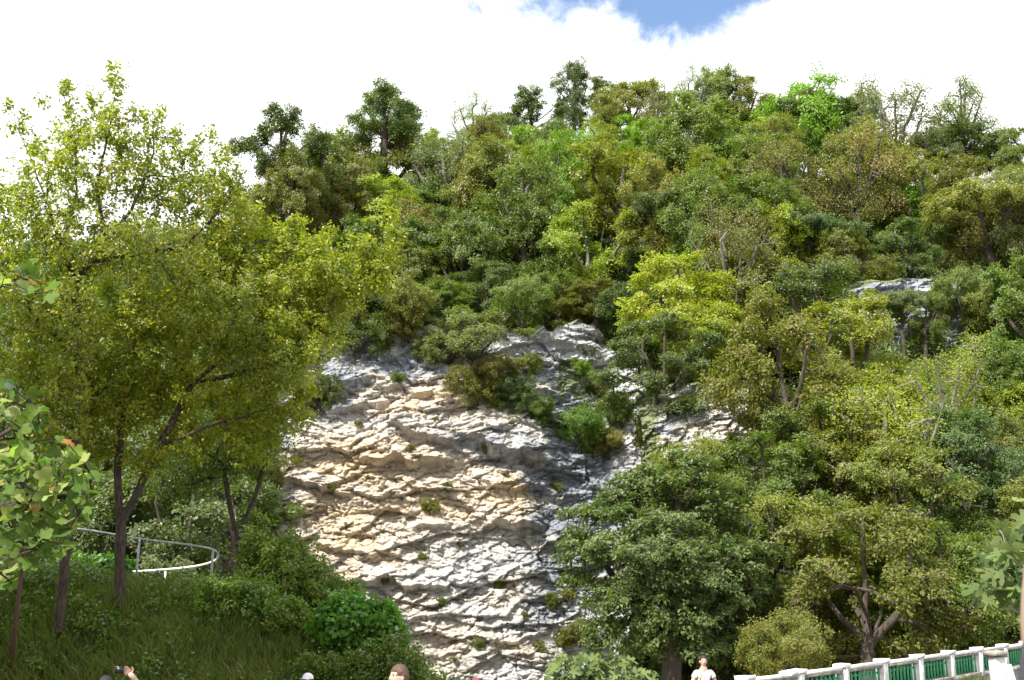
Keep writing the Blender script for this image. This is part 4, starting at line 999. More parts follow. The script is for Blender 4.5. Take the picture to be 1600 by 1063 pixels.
near_plant('bank_shrub', 906, [(610, 1040, 45, 40), (560, 1050, 50, 35), (640, 1060, 28, 30), (500, 1050, 40, 28), (600, 1085, 60, 30)], [[(590, 1140), (590, 1090), (600, 1040)], [(590, 1110), (560, 1060)]],
    23.0, 0.8, 420, 18, 0.15, 0.6, 0.075, 'near_g', BARK, 'dense green shrub behind the boy, its right edge against the pale rock', 'bush', rtip=0.004)
near_plant('broadleaf_bush', 907, [(165, 888, 40, 18), (130, 885, 25, 15)], [[(160, 930), (160, 895)], [(160, 915), (135, 890)]],
    27.2, 0.8, 80, 14, 0.16, 0.6, 0.12, 'vine', BARK, 'sunlit light green broad-leaved clump between the two fruit tree trunks', 'bush', rtip=0.004, asp=0.9)
near_plant('broad_tree', 910,
    [(975, 800, 65, 30), (1050, 755, 75, 34), (1110, 800, 75, 34, 1), (940, 855, 60, 26, -1), (1030, 860, 85, 30, -2), (1135, 865, 75, 32), (985, 935, 75, 28, -1), (1080, 935, 85, 30), (905, 838, 38, 16), (1180, 930, 70, 30, 1),
     (1085, 722, 45, 22), (1000, 745, 40, 20), (915, 905, 40, 16), (1040, 1000, 90, 30), (950, 972, 40, 18), (1150, 1000, 70, 30, 1), (893, 872, 28, 11), (960, 770, 36, 18), (1040, 815, 60, 22, -1.5), (1090, 900, 60, 22, -2), (1010, 895, 50, 20, -2),
     (880, 800, 16, 8), (925, 795, 30, 14), (1190, 860, 40, 20), (930, 1005, 30, 14), (1120, 760, 40, 20), (1060, 965, 70, 20, -1.5)],
    [[(1050, 1110), (1050, 1010), (1045, 930), (1055, 850), (1060, 780)], [(1050, 1000), (980, 930), (930, 860)], [(1045, 950), (1110, 890), (1160, 850)], [(1055, 860), (1000, 800), (970, 770)], [(1050, 1000), (1130, 960), (1180, 930)]],
    58, 0.8, 1700, 20, 0.46, 0.12, 0.185, 'bigtree', BARK, 'largest deep green tree, its limbs spreading over the cliff foot behind the woman in white', 'tree', rtip=0.016, step=.7, up=1.0, rand=.6, droop=.6, shell=.2)
# trees off to the left whose shade falls on the bank
for i, (x, y, s, z) in enumerate([(-11.6, 14.5, 1.1, 1.6), (-10.4, 10.0, 1.0, 1.6), (-13.4, 18.4, 1.0, 1.25), (-15.4, 14.5, 1.1, 1.5), (-12.2, 8.5, 1.15, 1.7)]):
    put_tree('tall', i % 2, 'green', (x, y, 0), s, i * 1.3, 'tall shade tree standing left of the grassy bank, beyond the picture edge', name='shade_tree', sz=z, group='shade trees beyond the left edge')

near_plant('bank_shrub', 911, [(395, 930, 40, 28), (350, 935, 45, 22), (440, 965, 50, 28), (330, 920, 30, 16)], [[(385, 985), (385, 950), (380, 925)], [(385, 970), (430, 960)]],
    24.6, 0.8, 260, 16, 0.15, 0.6, 0.07, 'near_g', BARK, 'low weedy shrub on the bank just below the right end of the railing', 'bush', rtip=0.004)
near_plant('bank_shrub', 912, [(520, 920, 34, 22), (490, 900, 34, 26), (550, 925, 24, 12)], [[(515, 975), (512, 940), (505, 905)], [(512, 950), (540, 925)]],
    26.5, 0.8, 220, 14, 0.15, 0.6, 0.07, 'olive', BARK, 'yellowish loose shrub between the leafy shrub and the pale rock', 'bush', rtip=0.004)
# ------------------------------------------------------------------ white pipe railing on the bank
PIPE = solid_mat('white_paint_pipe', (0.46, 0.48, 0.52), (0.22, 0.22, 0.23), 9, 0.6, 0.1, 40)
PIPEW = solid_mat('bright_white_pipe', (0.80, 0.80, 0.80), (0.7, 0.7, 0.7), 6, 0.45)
def spline(pts, n=8):
    out = []
    for i in range(len(pts) - 1):
        p0 = pts[max(i - 1, 0)]; p1 = pts[i]; p2 = pts[i + 1]; p3 = pts[min(i + 2, len(pts) - 1)]
        for k in range(n):
            t = k / n; out.append(0.5 * ((2 * p1) + (p2 - p0) * t + (2 * p0 - 5 * p1 + 4 * p2 - p3) * t * t + (3 * p1 - p0 - 3 * p2 + p3) * t ** 3))
    out.append(pts[-1]); return out
e = empty('pipe_railing', at(200, 905, 27), 'white metal pipe railing curving round the top of the grassy bank', 'railing'); e0 = Vector(e.location)
q = MB(); q.tube([p - e0 for p in spline([at(20, 812, 25.6), at(75, 822, 26), at(140, 829, 26.4), at(218, 842, 27), at(290, 851, 27.6), at(330, 858, 28.2), at(341, 866, 29)])], 0.024, 10); q.build('top_rail', PIPE, e, smooth=True)
q = MB(); q.tube([p - e0 for p in spline([at(341, 866, 29), at(336, 876, 30), at(310, 884, 31), at(270, 889, 32), at(215, 893, 32.6), at(165, 895, 33)])], 0.027, 10); q.build('return_rail', PIPEW, e, smooth=True)
for (xa, ya, xb_, yb_, Yp, mt) in [(76, 822, 68, 908, 26, PIPE), (218, 842, 212, 912, 27, PIPE), (333, 860, 328, 925, 28.1, PIPE), (259, 890, 256, 925, 32.2, PIPEW), (12, 811, 2, 905, 25.5, PIPE)]:
    q = MB(); q.tube([at(xa, ya, Yp) - e0, at(xb_, yb_, Yp) - e0 + Vector((0, 0, -0.4))], 0.026, 10); q.build('post', mt, e, smooth=True)
RUST = solid_mat('rusty_red_paint', (0.07, 0.025, 0.018), (0.07, 0.03, 0.02), 9, 0.8, 0.4, 60)
q = MB(); b0 = at(22, 990, 22.8); q.tube([(0, 0, -0.8), (0.02, 0, 1.15)], 0.04, 8)
q.build('post', RUST, None, smooth=True, label='rusty dark red post standing in the grass at the far left', cat='post', loc=tuple(b0))

# ------------------------------------------------------------------ large single leaves
def leaf_mesh(name, ring, cen, curl, fold, mat, seed):
    r_ = rng_(seed)
    V = [(cen[0], cen[1], 0)] + [(x, y, 0) for x, y in ring]
    V = np.array(V); V[:, 2] = np.abs(V[:, 0]) * fold - (V[:, 1] ** 2) * curl + r_.normal(0, .035, len(V))
    n = len(ring); T_ = [[0, 1 + i, 1 + (i + 1) % n] for i in range(n)]
    # the stalk
    V = np.concatenate([V, [(-.02, -.45, .1), (.02, -.45, .1)]]); T_ += [[n + 1, n + 2, 1]]
    return np_mesh(name, V, None, T_, mats=(mat,))
TUL = [(0, 0), (.22, -.04), (.50, .12), (.52, .30), (.36, .46), (.48, .72), (.36, .88), (.14, .80), (0, .72), (-.14, .80), (-.36, .88), (-.48, .72), (-.36, .46), (-.52, .30), (-.50, .12), (-.22, -.04)]
FIG = [(0, 0), (.20, -.10), (.45, -.02), (.55, .18), (.34, .24), (.20, .30), (.48, .46), (.62, .72), (.46, .80), (.22, .60), (.13, .62), (.16, .95), (0, 1.15), (-.16, .95), (-.13, .62), (-.22, .60), (-.46, .80), (-.62, .72), (-.48, .46), (-.20, .30), (-.34, .24), (-.55, .18), (-.45, -.02), (-.20, -.10)]
def big_leaf_mat(name, c0, c1, trans=0.45):
    return leaf_mat(name, c0, c1, tuple(v * .8 for v in c1), 0.05, trans, obj_var=.22, clump=3)
TM = [big_leaf_mat('tulip_leaf_green', (0.034, 0.058, 0.014), (0.085, 0.118, 0.028)), big_leaf_mat('tulip_leaf_pale', (0.11, 0.135, 0.045), (0.21, 0.22, 0.08)), big_leaf_mat('tulip_leaf_yellow', (0.32, 0.26, 0.03), (0.36, 0.26, 0.04)), big_leaf_mat('tulip_leaf_brown', (0.20, 0.10, 0.03), (0.24, 0.13, 0.04))]
FM = [big_leaf_mat('fig_leaf_green', (0.055, 0.075, 0.028), (0.115, 0.135, 0.048), .25), big_leaf_mat('fig_leaf_dark', (0.03, 0.05, 0.018), (0.06, 0.085, 0.03), .25)]
def leaf_set(tag_, ring, cen, mats, seed):
    return [[leaf_mesh(tag_, ring, cen, c, f, m_, seed + i) for i, (c, f) in enumerate([(.22, .30), (.6, .55), (.10, -.25)])] for m_ in mats]
TUL_M = leaf_set('tulip_leaf', TUL, (0, .38), TM, 1); FIG_M = leaf_set('fig_leaf', FIG, (0, .30), FM, 9)
def leafy_plant(name, seed, clusters, trunks, Y, meshes, probs, size, label, cat, bark, base, rtip=0.006, depth=0.5, up=0.7, group=None, thick=1, toward=0.5):
    """clusters: (px, py, rx, ry, count)"""
    r_ = rng_(seed); pts = []
    for (px, py, rx, ry, n_) in clusters:
        for _ in range(n_):
            a_, q_ = r_.uniform(0, 6.283), r_.uniform(0, 1) ** .5
            pts.append(at(px + math.cos(a_) * q_ * rx, py + math.sin(a_) * q_ * ry, Y + r_.uniform(-depth, depth)))
    pts = np.array([tuple(p) for p in pts])
    tr = [[tuple(at(q[0], q[1], Y + (q[2] if len(q) > 2 else 0))) if len(q) < 4 else tuple(q[:3]) for q in t] for t in trunks]
    P, par, tp, pl = skeleton(r_, tr, pts, 0.22, w=.25, jit=.08, fork=0.0)
    r = radii(P, par, tp, rtip) * thick
    base = Vector(base); e = empty(name, base, label, cat, group)
    link('trunk' if cat == 'tree' else 'stems', tubes(P - np.array(base), par, r, bark, 'stems', big=.03), e)
    for i, p in enumerate(pts[:298]):
        m_ = meshes[r_.choice(len(meshes), p=probs)][r_.integers(3)]
        o = bpy.data.objects.new('leaf', m_); COL.objects.link(o); o.parent = e
        nrm = Vector((r_.normal(0, .6), -toward + r_.normal(0, .6), up + r_.normal(0, .55))).normalized()
        ax = Vector((r_.normal(0, 1), r_.normal(0, .6) - .2, -0.35 + r_.normal(0, .5)))
        ax = (ax - nrm * ax.dot(nrm)).normalized(); bx = ax.cross(nrm)
        s_ = size * r_.uniform(.7, 1.2)
        M_ = Matrix(((bx.x, ax.x, nrm.x), (bx.y, ax.y, nrm.y), (bx.z, ax.z, nrm.z))).to_4x4()
        o.matrix_local = Matrix.Translation(Vector(p) - base) @ M_ @ Matrix.Scale(s_, 4)
    return e
leafy_plant('tulip_tree', 31, [(28, 640, 32, 48, 22), (62, 650, 18, 24, 8), (18, 740, 28, 60, 45), (60, 760, 45, 50, 58), (110, 745, 32, 45, 34), (125, 790, 26, 36, 26), (40, 830, 42, 45, 52), (85, 840, 30, 25, 16), (15, 890, 22, 22, 12), (28, 430, 34, 30, 9), (60, 455, 22, 14, 4), (70, 690, 40, 14, 6)],
            [[(-5.9, 10.2, 0.0, 1), (-5.8, 10.1, 2.4, 1), (-5.6, 9.9, 5.2, 1)], [(-5.8, 10.1, 2.2, 1), (-20, 800), (60, 780), (125, 770)], [(-5.75, 10.1, 3.0, 1), (-30, 700), (20, 670), (50, 640)], [(-5.7, 10, 3.8, 1), (-60, 480), (20, 440)], [(-5.8, 10.1, 2.0, 1), (-20, 880), (30, 850)]],
            9.6, TUL_M, [.66, .30, .02, .02], 0.125, 'tulip tree branches with large notched leaves hanging in from the left edge', 'tree', BARK_NEAR, (-5.9, 10.2, 0.0), thick=.8)
leafy_plant('fig_tree', 32, [(1590, 840, 38, 22, 16), (1570, 870, 36, 22, 16), (1560, 910, 36, 26, 20), (1590, 900, 34, 30, 16), (1540, 925, 20, 14, 5), (1600, 950, 20, 18, 6), (1615, 800, 30, 20, 8)],
            [[(6.6, 12.6, 0.0, 1), (6.3, 12.3, 1.8, 1), (1640, 860)], [(1640, 880), (1600, 860), (1570, 850)], [(1640, 900), (1590, 900), (1550, 915)]],
            11.5, FIG_M, [.65, .35], 0.19, 'fig branches with lobed grey-green leaves reaching in from the right edge', 'tree', BARK_PALE, (6.6, 12.6, 0.0))
leafy_plant('fig_bush', 33, [(905, 1042, 42, 18, 70), (870, 1055, 20, 12, 16), (965, 1045, 36, 20, 50), (1005, 1058, 26, 12, 24), (930, 1075, 70, 16, 50)],
            [[(2.0, 29, -0.1, 1), (2.0, 29, .6, 1), (920, 1060)], [(2.0, 29, .4, 1), (970, 1060)]],
            29, FIG_M, [.75, .25], 0.21, 'low fig bush with broad lobed leaves in front of the foot of the rock face', 'bush', BARK, (2.0, 29, 0.0), depth=.7, up=.9)

# ------------------------------------------------------------------ approach road and the white parapet
WHITE = solid_mat('whitewash', (0.84, 0.83, 0.82), (0.55, 0.52, 0.50), 3.0, 0.85, 0.5, 26, detail=9)
GREY = solid_mat('weathered_concrete', (0.36, 0.33, 0.29), (0.16, 0.15, 0.12), 3.0, 0.95, 0.7, 20)
GREEN = solid_mat('green_enamel', (0.02, 0.30, 0.12), (0.012, 0.18, 0.075), 7, 0.45, 0.1, 40)
ASPH = solid_mat('asphalt', (0.06, 0.06, 0.058), (0.04, 0.04, 0.04), 4, 0.95, 0.4, 60)
ry = [16, 20, 25, 31, 36.5, 44, 51, 60, 72]; rzv = [0, .12, .30, .44, .60, 1.1, 1.65, 2.1, 2.3]; rl = [1.0, 1.8, 3.2, 5.6, 8.35, 14.2, 20.3, 28.2, 40]
q = MB(); V = []; Qr = []
for y_, z_, l_ in zip(ry, rzv, rl): V += [(l_, y_, z_ + .004), (l_ + 14, y_, z_ + .004), (l_ + 15, y_, -.5), (l_ - .15, y_, -.5)]
for i in range(len(ry) - 1):
    for k in range(4): Qr.append([i * 4 + k, i * 4 + (k + 1) % 4, (i + 1) * 4 + (k + 1) % 4, (i + 1) * 4 + k])
q.add(V, Qr); q.build('road', ASPH, kind='structure')

P0 = at(1245, 1047.5, 36.5); P6 = at(1566, 1007.5, 51.0); step_v = (P6 - P0) / 6
e = empty('bridge_parapet', (P0.x, P0.y, P0.z - 1.02), 'white concrete parapet with green railings climbing to the right below the trees', 'parapet')
e0 = Vector(e.location); ux_ = Vector((step_v.x, step_v.y, 0)).normalized(); uy_ = Vector((-ux_.y, ux_.x, 0)); slope = step_v.z / Vector((step_v.x, step_v.y)).length
bayl = Vector((step_v.x, step_v.y)).length
def loc(s_, t_, h_): return ux_ * s_ + uy_ * t_ + Vector((0, 0, h_ + slope * s_))
def slab(s0, s1, t0, t1, h0, h1, bev=.012):
    q = MB(); q.box(s0, s1, t0, t1, h0, h1, bev); V_ = q.V[0]
    q.V[0] = np.array([tuple(loc(*v)) for v in V_]); return q
def wear(q, amp=.008, seed=1):
    r_ = rng_(seed); q.V[0] = q.V[0] + r_.normal(0, amp, q.V[0].shape); return q
for k in range(-1, 8):
    s_ = k * bayl
    w_ = .42 if k == 0 else .34
    wear(slab(s_ - w_ / 2, s_ + w_ / 2, -.15, .15, -0.05, .93), seed=k + 5).build('pillar', WHITE, e)
    wear(slab(s_ - w_ / 2 - .06, s_ + w_ / 2 + .06, -.21, .21, .932, 1.05), seed=k + 50).build('pillar_cap', WHITE, e)
    if k == 0: wear(slab(s_ - .75, s_ - .30, -.2, .2, .90, 1.03), seed=99).build('pillar_cap', WHITE, e)
    if k < 7:
        a_, b_ = s_ + w_ / 2 + .002, s_ + bayl - .172
        wear(slab(a_ + .06, b_ - .06, -.13, .13, .86, .965), .005, k + 20).build('top_rail', WHITE, e)
        wear(slab(a_, b_, -.09, .09, .77, .858), .004, k + 30).build('lower_rail', GREY, e)
        wear(slab(a_, b_, -.17, .17, -.05, .13), .006, k + 40).build('plinth', GREY, e)
        nb = 9
        for j in range(nb):
            sb = a_ + (b_ - a_) * (j + .5) / nb
            slab(sb - .055, sb + .055, -.02, .02, .131, .768, .008).build('baluster', GREEN, e)
        slab(a_, b_, .022, .045, .60, .66, .005).build('cross_bar', GREEN, e)
g = at(1557, 1020, 40.0); g0 = Vector((g.x, g.y, float(np.interp(40, ry, rzv))))
e = empty('gate_pillar', g0, 'crumbling white gate pillar with a stained cap at the far right of the parapet', 'pillar', rz=.35)
hh = g.z - g0.z
q = MB(); q.box(-.20, .14, -.2, .2, -.1, hh - .13, .02); wear(q, .015, 3).build('shaft', WHITE, e)
q = MB(); q.box(-.29, .22, -.28, .28, hh - .128, hh + .06, .03); wear(q, .02, 4).build('cap', GREY, e)
q = MB(); q.box(.142, .40, -.17, .17, -.1, hh - .35, .02); V_ = q.V[0]; V_[:, 0] += np.where((V_[:, 2] < .3) & (V_[:, 0] > .3), .28, 0); wear(q, .015, 5).build('buttress', WHITE, e)
grass('roadside_grass', 9000, 9, 24, 35, 47, lambda x, y: np.where((x > np.interp(y, ry, rl) + .6) & (x < np.interp(y, ry, rl) + 2.4), np.interp(y, ry, rzv), -1), GR, 8, .12, .4, .014)

# ------------------------------------------------------------------ people
tmp_scene = bpy.data.scenes.new('tmp')
def skinned(pts, edges, sub=2, flat=None):
    """pts: list of (xyz, radius); grows one continuous surface over the joints and returns vertices and faces"""
    me = bpy.data.meshes.new('skel'); me.from_pydata([p for p, _ in pts], edges, []); ob = bpy.data.objects.new('skel', me); tmp_scene.collection.objects.link(ob)
    md = ob.modifiers.new('s', 'SKIN'); md.use_smooth_shade = True; md.branch_smoothing = .6
    lay = me.skin_vertices[0] if len(me.skin_vertices) else None
    if lay is None:
        me.attributes.new('skin', 'FLOAT', 'POINT')
    for i, (_, r_) in enumerate(pts):
        rr = r_ if hasattr(r_, '__len__') else (r_, r_)
        lay.data[i].radius = rr; lay.data[i].use_root = (i == 0)
    ss = ob.modifiers.new('sub', 'SUBSURF'); ss.levels = sub; ss.render_levels = sub
    vl = tmp_scene.view_layers[0]; vl.update(); dg = vl.depsgraph
    ev = ob.evaluated_get(dg); m2 = ev.to_mesh()
    V = np.array([v.co[:] for v in m2.vertices]); F = [list(p.vertices) for p in m2.polygons]
    ev.to_mesh_clear(); bpy.data.objects.remove(ob); bpy.data.meshes.remove(me)
    return V, F
class FB:
    def __init__(s): s.V = []; s.F = []; s.n = 0
    def add(s, V, F):
        s.V += [tuple(v) for v in V]; s.F += [[i + s.n for i in f] for f in F]; s.n += len(V)
    def build(s, name, mat, parent):
        me = bpy.data.meshes.new(name); me.from_pydata(s.V, [], s.F); me.materials.append(mat); me.polygons.foreach_set('use_smooth', [True] * len(me.polygons)); me.update()
        return link(name, me, parent)
def skin_mat(name, c): 
    m, nt, out = base_mat(name); p = nt.nodes.new('ShaderNodeBsdfPrincipled'); p.inputs['Roughness'].default_value = .55
    tcn = nt.nodes.new('ShaderNodeTexCoord'); L(nt, ramp(nt, noise(nt, tcn.outputs['Object'], 14, 3), [(.35, tuple(v * .88 for v in c)), (.65, c)]), p.inputs['Base Color'])
    p.inputs['Subsurface Weight'].default_value = .08; p.inputs['Subsurface Radius'].default_value = (.02, .008, .005); L(nt, p.outputs[0], out.inputs[0]); return m
SKIN = skin_mat('skin_tan', (0.50, 0.29, 0.20)); SKIN2 = skin_mat('skin_fair', (0.60, 0.37, 0.28))
EYE = solid_mat('eye_dark', (0.03, 0.02, 0.015)); LIP = solid_mat('lips', (0.35, 0.12, 0.10))
def ball_vf(c, r, nu, nv, fn=None):
    b = MB(); b.ball(c, r, nu, nv, fn); return b.V[0], [list(f) for f in b.Q[0]]
def xf(V, M_): return [tuple(M_ @ Vector(v)) for v in V]
def person(loc_, rz, label, height=1.65, shirt=None, pants=None, hair=None, skin=SKIN, rarm=None, larm=None, hairstyle='short', hat=None, turn=0, slim=1.0, sleeve=.55):
    k = height / 1.765
    e = empty('person', loc_, label, 'person', rz=rz); e.scale = (k, k, k)
    sh = 0.175 * slim
    def arm(side, spec):
        # spec: elbow, wrist, hand direction
        s0 = (side * sh, 0.0, 1.40)
        el, wr, hd = spec if spec else ((side * (sh + .07), .03, 1.13), (side * (sh + .08), -.06, .88), (0, -.15, -1))
        return Vector(s0), Vector(el), Vector(wr), Vector(hd).normalized()
    A = {1: arm(1, larm), -1: arm(-1, rarm)}
    pts = [((0, 0, .95), .125), ((0, 0, 1.12), .115), ((0, 0, 1.30), .135), ((0, 0, 1.44), .07), ((0, -.01, 1.51), .054), ((0, -.012, 1.58), .058)]
    ed = [(0, 1), (1, 2), (2, 3), (3, 4), (4, 5)]
    def ap(p, r_): pts.append((tuple(p), r_)); return len(pts) - 1
    hands = []
    for s_ in (1, -1):
        a0, a1, a2, hd = A[s_]
        i0 = ap(a0, .062); ed.append((2, i0)); i1 = ap(a0.lerp(a1, .5), .047); i2 = ap(a1, .039); i3 = ap(a1.lerp(a2, .35), .040); i4 = ap(a2, .027)
        ed += [(i0, i1), (i1, i2), (i2, i3), (i3, i4)]
        i5 = ap(a2 + hd * .055, (.034)); ed.append((i4, i5)); hands.append((s_, a2, hd))
        h0 = ap((s_ * .09, 0, .88), .095); h1 = ap((s_ * .10, 0, .68), .078); h2 = ap((s_ * .10, -.01, .48), .054); h3 = ap((s_ * .10, .01, .34), .056); h4 = ap((s_ * .10, .02, .10), .038); h5 = ap((s_ * .11, -.08, .04), .036)
        ed += [(0, h0), (h0, h1), (h1, h2), (h2, h3), (h3, h4), (h4, h5)]
    V, F = skinned(pts, ed, 2)
    V[:, 1] = np.where((V[:, 2] > .8) & (V[:, 2] < 1.42) & (np.abs(V[:, 0]) < .16), V[:, 1] * .82, V[:, 1])
    body = FB(); body.add(V, F)
    # fingers: four unequal, bent, and a thumb off the side of the palm
    for s_, a2, hd in hands:
        side = hd.cross(Vector((0, -1, 0)) if abs(hd.y) < .8 else Vector((0, 0, 1))).normalized() * s_; curlv = hd.cross(side).normalized()
        if s_ < 0: curlv = -curlv
        pc = a2 + hd * .07
        for j, ln in enumerate((.066, .076, .071, .056)):
            b_ = pc + side * (.027 - .018 * j) ; p1 = b_ + hd * ln * .5 + curlv * .006; p2 = p1 + (hd * .55 + curlv * .8).normalized() * ln * .32; p3 = p2 + (hd * .1 + curlv).normalized() * ln * .25
            V, F = skinned([(tuple(b_ - hd * .02), .010), (tuple(p1), .0095), (tuple(p2), .009), (tuple(p3), .0075)], [(0, 1), (1, 2), (2, 3)], 1); body.add(V, F)
        b_ = a2 + hd * .03 + side * .026; p1 = b_ + (hd * .6 + side).normalized() * .035; p2 = p1 + (hd + side * .2 + curlv * .4).normalized() * .03
        V, F = skinned([(tuple(b_ - side * .015), .013), (tuple(p1), .0115), (tuple(p2), .009)], [(0, 1), (1, 2)], 1); body.add(V, F)
    HM = Matrix.Translation((0, -.018, 1.595)) @ Matrix.Rotation(turn, 4, 'Z')
    def hf(d, p):
        q_ = Vector(p)
        if d.z < 0: q_.x *= 1 - .28 * d.z * d.z * 1.2; q_.y = q_.y * (1 - .10 * -d.z)
        def bump(cx, cy, cz, w_): return math.exp(-((d.x - cx) ** 2 + (d.y - cy) ** 2 + (d.z - cz) ** 2) / w_)
        nz_ = bump(0, -.98, -.14, .018) * .026 + bump(0, -1, .05, .02) * .008
        q_.y -= nz_; q_.y += (bump(.38, -.9, .10, .03) + bump(-.38, -.9, .10, .03)) * .012
        q_.y -= bump(0, -.75, -.72, .06) * .010 + bump(0, -.92, -.42, .015) * .006; q_.y -= bump(0, -.9, .28, .1) * .004
        return q_
    V, F = ball_vf((0, 0, .02), (.074, .094, .117), 28, 22, hf); body.add(xf(V, HM), F)
    for s_ in (1, -1):
        V, F = ball_vf((s_ * .077, .012, .01), (.011, .019, .030), 10, 8); body.add(xf(V, HM), F)
    body.build('body', skin, e)
    for s_ in (1, -1):
        q = FB(); V, F = ball_vf((s_ * .031, -.077, .035), (.013, .007, .006), 8, 6); q.add(xf(V, HM), F); q.build('eye', EYE, e)
        q = FB(); V, F = ball_vf((s_ * .033, -.083, .055), (.018, .005, .0035), 8, 6); q.add(xf(V, HM), F); q.build('eyebrow', hair, e)
    q = FB(); V, F = ball_vf((0, -.088, -.030), (.024, .006, .006), 10, 6); q.add(xf(V, HM), F); q.build('mouth', LIP, e)
    # hair: a shell that dives inside the head over the face
    def hairf(d, p):
        line = .42 if abs(d.x) < .75 else .05
        inside = d.y < -.15 and d.z < line or d.z < -.55 or (d.y < .1 and d.z < -.05)
        n_ = 1.02 + .05 * math.sin(d.x * 31 + d.z * 17) * math.cos(d.y * 27 + d.x * 9) + .045 * math.sin(d.z * 23 + d.x * 40 + d.y * 31)
        return Vector(p) * (.86 if inside else n_)
    q = FB(); V, F = ball_vf((0, .006, .030), (.083, .103, .122), 36, 28, hairf); q.add(xf(V, HM), F)
    if hairstyle == 'bun':
        V, F = ball_vf((0, .02, .165), (.052, .052, .042), 20, 14, lambda d, p: Vector(p) * (1 + .12 * math.sin(d.x * 14 + d.z * 9) * math.cos(d.y * 13))); q.add(xf(V, HM), F)
    if hairstyle == 'long':
        V, F = ball_vf((0, .05, -.06), (.085, .06, .16), 20, 14); q.add(xf(V, HM), F)
    q.build('hair', hair, e)
    if hat:
        q = FB()
        def capf(d, p): return Vector((p.x, p.y, max(p.z, -.012)))
        V, F = ball_vf((0, .004, .070), (.092, .110, .092), 28, 20, capf); q.add(xf(V, HM), F); c_ = q.build('cap', hat, e)
        q = FB()
        def brimf(d, p): return Vector((p.x, p.y, p.z - .22 * p.x * p.x / .09 - .0))
        V, F = ball_vf((0, -.115, .068), (.080, .080, .007), 24, 8, brimf); q.add(xf(V, HM), F); q.build('brim', hat, c_)
    # clothes grown on the same joints
    sp = [((0, 0, .88), .150), ((0, 0, 1.02), .138), ((0, 0, 1.16), .132), ((0, 0, 1.31), .152), ((0, 0, 1.42), .085)]
    se = [(0, 1), (1, 2), (2, 3), (3, 4)]
    for s_ in (1, -1):
        a0, a1, a2, hd = A[s_]; n0 = len(sp)
        sp += [(tuple(a0), .080), (tuple(a0.lerp(a1, .4)), .068), (tuple(a0.lerp(a1, sleeve + .15)), .066)]; se += [(3, n0), (n0, n0 + 1), (n0 + 1, n0 + 2)]
    V, F = skinned(sp, se, 2); V[:, 1] = np.where(np.abs(V[:, 0]) < .17, V[:, 1] * .86, V[:, 1])
    V = V + np.random.default_rng(2).normal(0, .0025, V.shape)
    q = FB(); q.add(V, F); q.build('shirt', shirt, e)
    tp_ = [((0, 0, .93), .150)]; te = []
    for s_ in (1, -1):
        n0 = len(tp_); tp_ += [((s_ * .092, 0, .84), .112), ((s_ * .10, 0, .66), .094), ((s_ * .10, -.01, .48), .076), ((s_ * .10, .01, .3), .070), ((s_ * .10, .02, .10), .062)]
        te += [(0, n0), (n0, n0 + 1), (n0 + 1, n0 + 2), (n0 + 2, n0 + 3), (n0 + 3, n0 + 4)]
    V, F = skinned(tp_, te, 2); q = FB(); q.add(V, F); q.build('trousers', pants, e)
    for s_ in (1, -1):
        q = FB(); V, F = ball_vf((s_ * .11, -.055, .045), (.052, .135, .048), 16, 10, lambda d, p: Vector((p.x, p.y, max(p.z, -.04)))); q.add(V, F); q.build('shoe', EYE, e)
    return e, HM
def cloth(name, c, c2=None): return solid_mat(name, c, c2 or tuple(v * .85 for v in c), 9, .9, .3, 30)
HAIRB = solid_mat('hair_black', (0.018, 0.014, 0.014), (0.010, 0.008, 0.008), 30, .5, .5, 60, stretch=(3, 3, 1)); HAIRN = solid_mat('hair_brown', (0.13, 0.075, 0.05), (0.055, 0.03, 0.022), 22, .55, .5, 60, stretch=(3, 3, 1))
JEAN = cloth('blue_denim', (0.06, 0.09, 0.16)); KHAKI = cloth('khaki', (0.22, 0.18, 0.12)); WSH = cloth('white_cotton', (0.80, 0.80, 0.82)); DARKSH = cloth('dark_cotton', (0.04, 0.04, 0.05)); PALEB = cloth('pale_blue_cotton', (0.50, 0.62, 0.68))
REDC = cloth('red_cap_cloth', (0.62, 0.03, 0.07)); PINKW = cloth('pinkish_white_cap_cloth', (0.74, 0.70, 0.74)); GREENSH = cloth('green_cotton', (0.06, 0.15, 0.09)); GREYSH = cloth('grey_cotton', (0.30, 0.31, 0.33))

# 1: seen from behind, phone held up to the right of the head
hp = at(166, 1053.5, 12.0)
H1 = hp.z; k1 = H1 / 1.765
wr = at(207, 1057, 11.7); f1_ = at(199, 1049, 11.7)
def to_local(p, base, rz, k_): 
    d = Vector(p) - Vector(base); return Matrix.Rotation(-rz, 3, 'Z') @ d / k_
b1 = (hp.x, 12.0, 0); rz1 = math.pi
wl = to_local(wr, b1, rz1, k1); fl = to_local(f1_, b1, rz1, k1); eb = to_local(at(226, 1086, 11.9), b1, rz1, k1)
pe, _ = person(b1, rz1, 'dark-haired person seen from behind holding a phone up at the lower left', H1, GREYSH, JEAN, HAIRB, SKIN2, rarm=((eb.x, eb.y, eb.z), tuple(wl), tuple((fl - wl).normalized())))
ph = empty('phone', at(188, 1047, 11.66), 'dark phone held up in the raised hand at the lower left', 'phone', rz=0.1)
q = MB(); q.box(-.055, .035, -.004, .004, -.032, .032, .004); q.build('phone_body', solid_mat('phone_black', (0.02, 0.02, 0.025), rough=.3), ph)
q = MB(); q.box(-.050, .030, -.0065, -.0045, -.027, .027); q.build('screen', solid_mat('phone_screen', (0.006, 0.008, 0.008), rough=.35), ph)
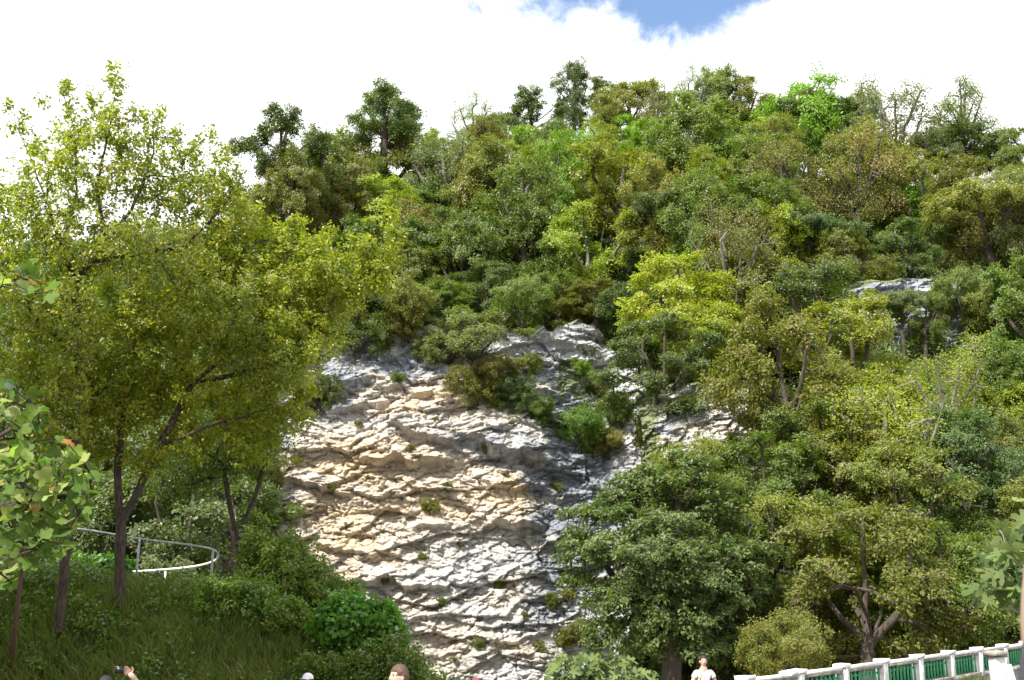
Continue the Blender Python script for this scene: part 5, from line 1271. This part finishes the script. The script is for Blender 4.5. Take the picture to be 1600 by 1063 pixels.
# 2: pinkish white cap
p2 = at(482, 1050.5, 19.0); person((p2.x, 19.0, 0), R(-20), 'person in a pinkish white peaked cap at the foot of the grassy bank', p2.z , DARKSH, KHAKI, HAIRB, SKIN, hat=PINKW)
# 3: boy
p3 = at(626, 1036, 13.0); person((p3.x, 13.0, 0), R(-62), 'brown-haired boy turned to the left in front of the dense green shrub', p3.z , GREENSH, JEAN, HAIRN, SKIN2)
# 4: red cap
p4 = at(743, 1059.5, 18.5); person((p4.x, 18.5, 0), R(15), 'person in a red cap, only its top showing below the pale rock', p4.z , DARKSH, JEAN, HAIRB, SKIN, hat=REDC, hairstyle='long')
# 5: woman in white
zb = float(np.interp(25, ry, rzv)); p5 = at(1098, 1019.5, 25.0)
e5, _ = person((p5.x, 25.0, zb), R(8), 'smiling woman in a white top with dark hair pinned up, one hand at her chest', (p5.z - zb) / 1.80 * 1.765, WSH, KHAKI, HAIRB, SKIN2, hairstyle='bun', slim=.95,
       rarm=((-.29, -.05, 1.12), (-.13, -.19, 1.24), (.5, -.05, 1)), larm=((.29, .05, 1.14), (.36, -.02, .90), (.1, 0, -1)), sleeve=.30)
# 6: arm at the right edge
Yn = 1.75; el_ = at(1603, 985, Yn); sh_ = at(1618, 1040, Yn); wr_ = at(1601, 845, Yn); EX = 36
base6 = (el_.x + .275, Yn + .02, 0); rz6 = math.pi
k6 = 1.72 / 1.765
el_l = to_local(at(1596, 1120, Yn), base6, rz6, k6); el2 = to_local(at(1638, 1020, Yn), base6, rz6, k6); wr_l = to_local(at(1632, 850, Yn), base6, rz6, k6)
e6, _ = person(base6, rz6, 'person in pale blue at the right edge with a dark strap and one arm raised', 1.72, PALEB, JEAN, HAIRB, skin_mat('skin_olive', (0.36, 0.26, 0.20)), larm=(tuple(el2), tuple(wr_l), (-1.0, 0, .8)), sleeve=.85)
q = MB(); q.tube([to_local(at(x_, y_, Yn - .075), base6, rz6, k6) for x_, y_ in ((1612, 1000), (1604, 1012), (1600, 1035), (1597, 1075), (1600, 1140))], .006, 8); q.build('strap', DARKSH, e6, smooth=True)
bpy.data.scenes.remove(tmp_scene)
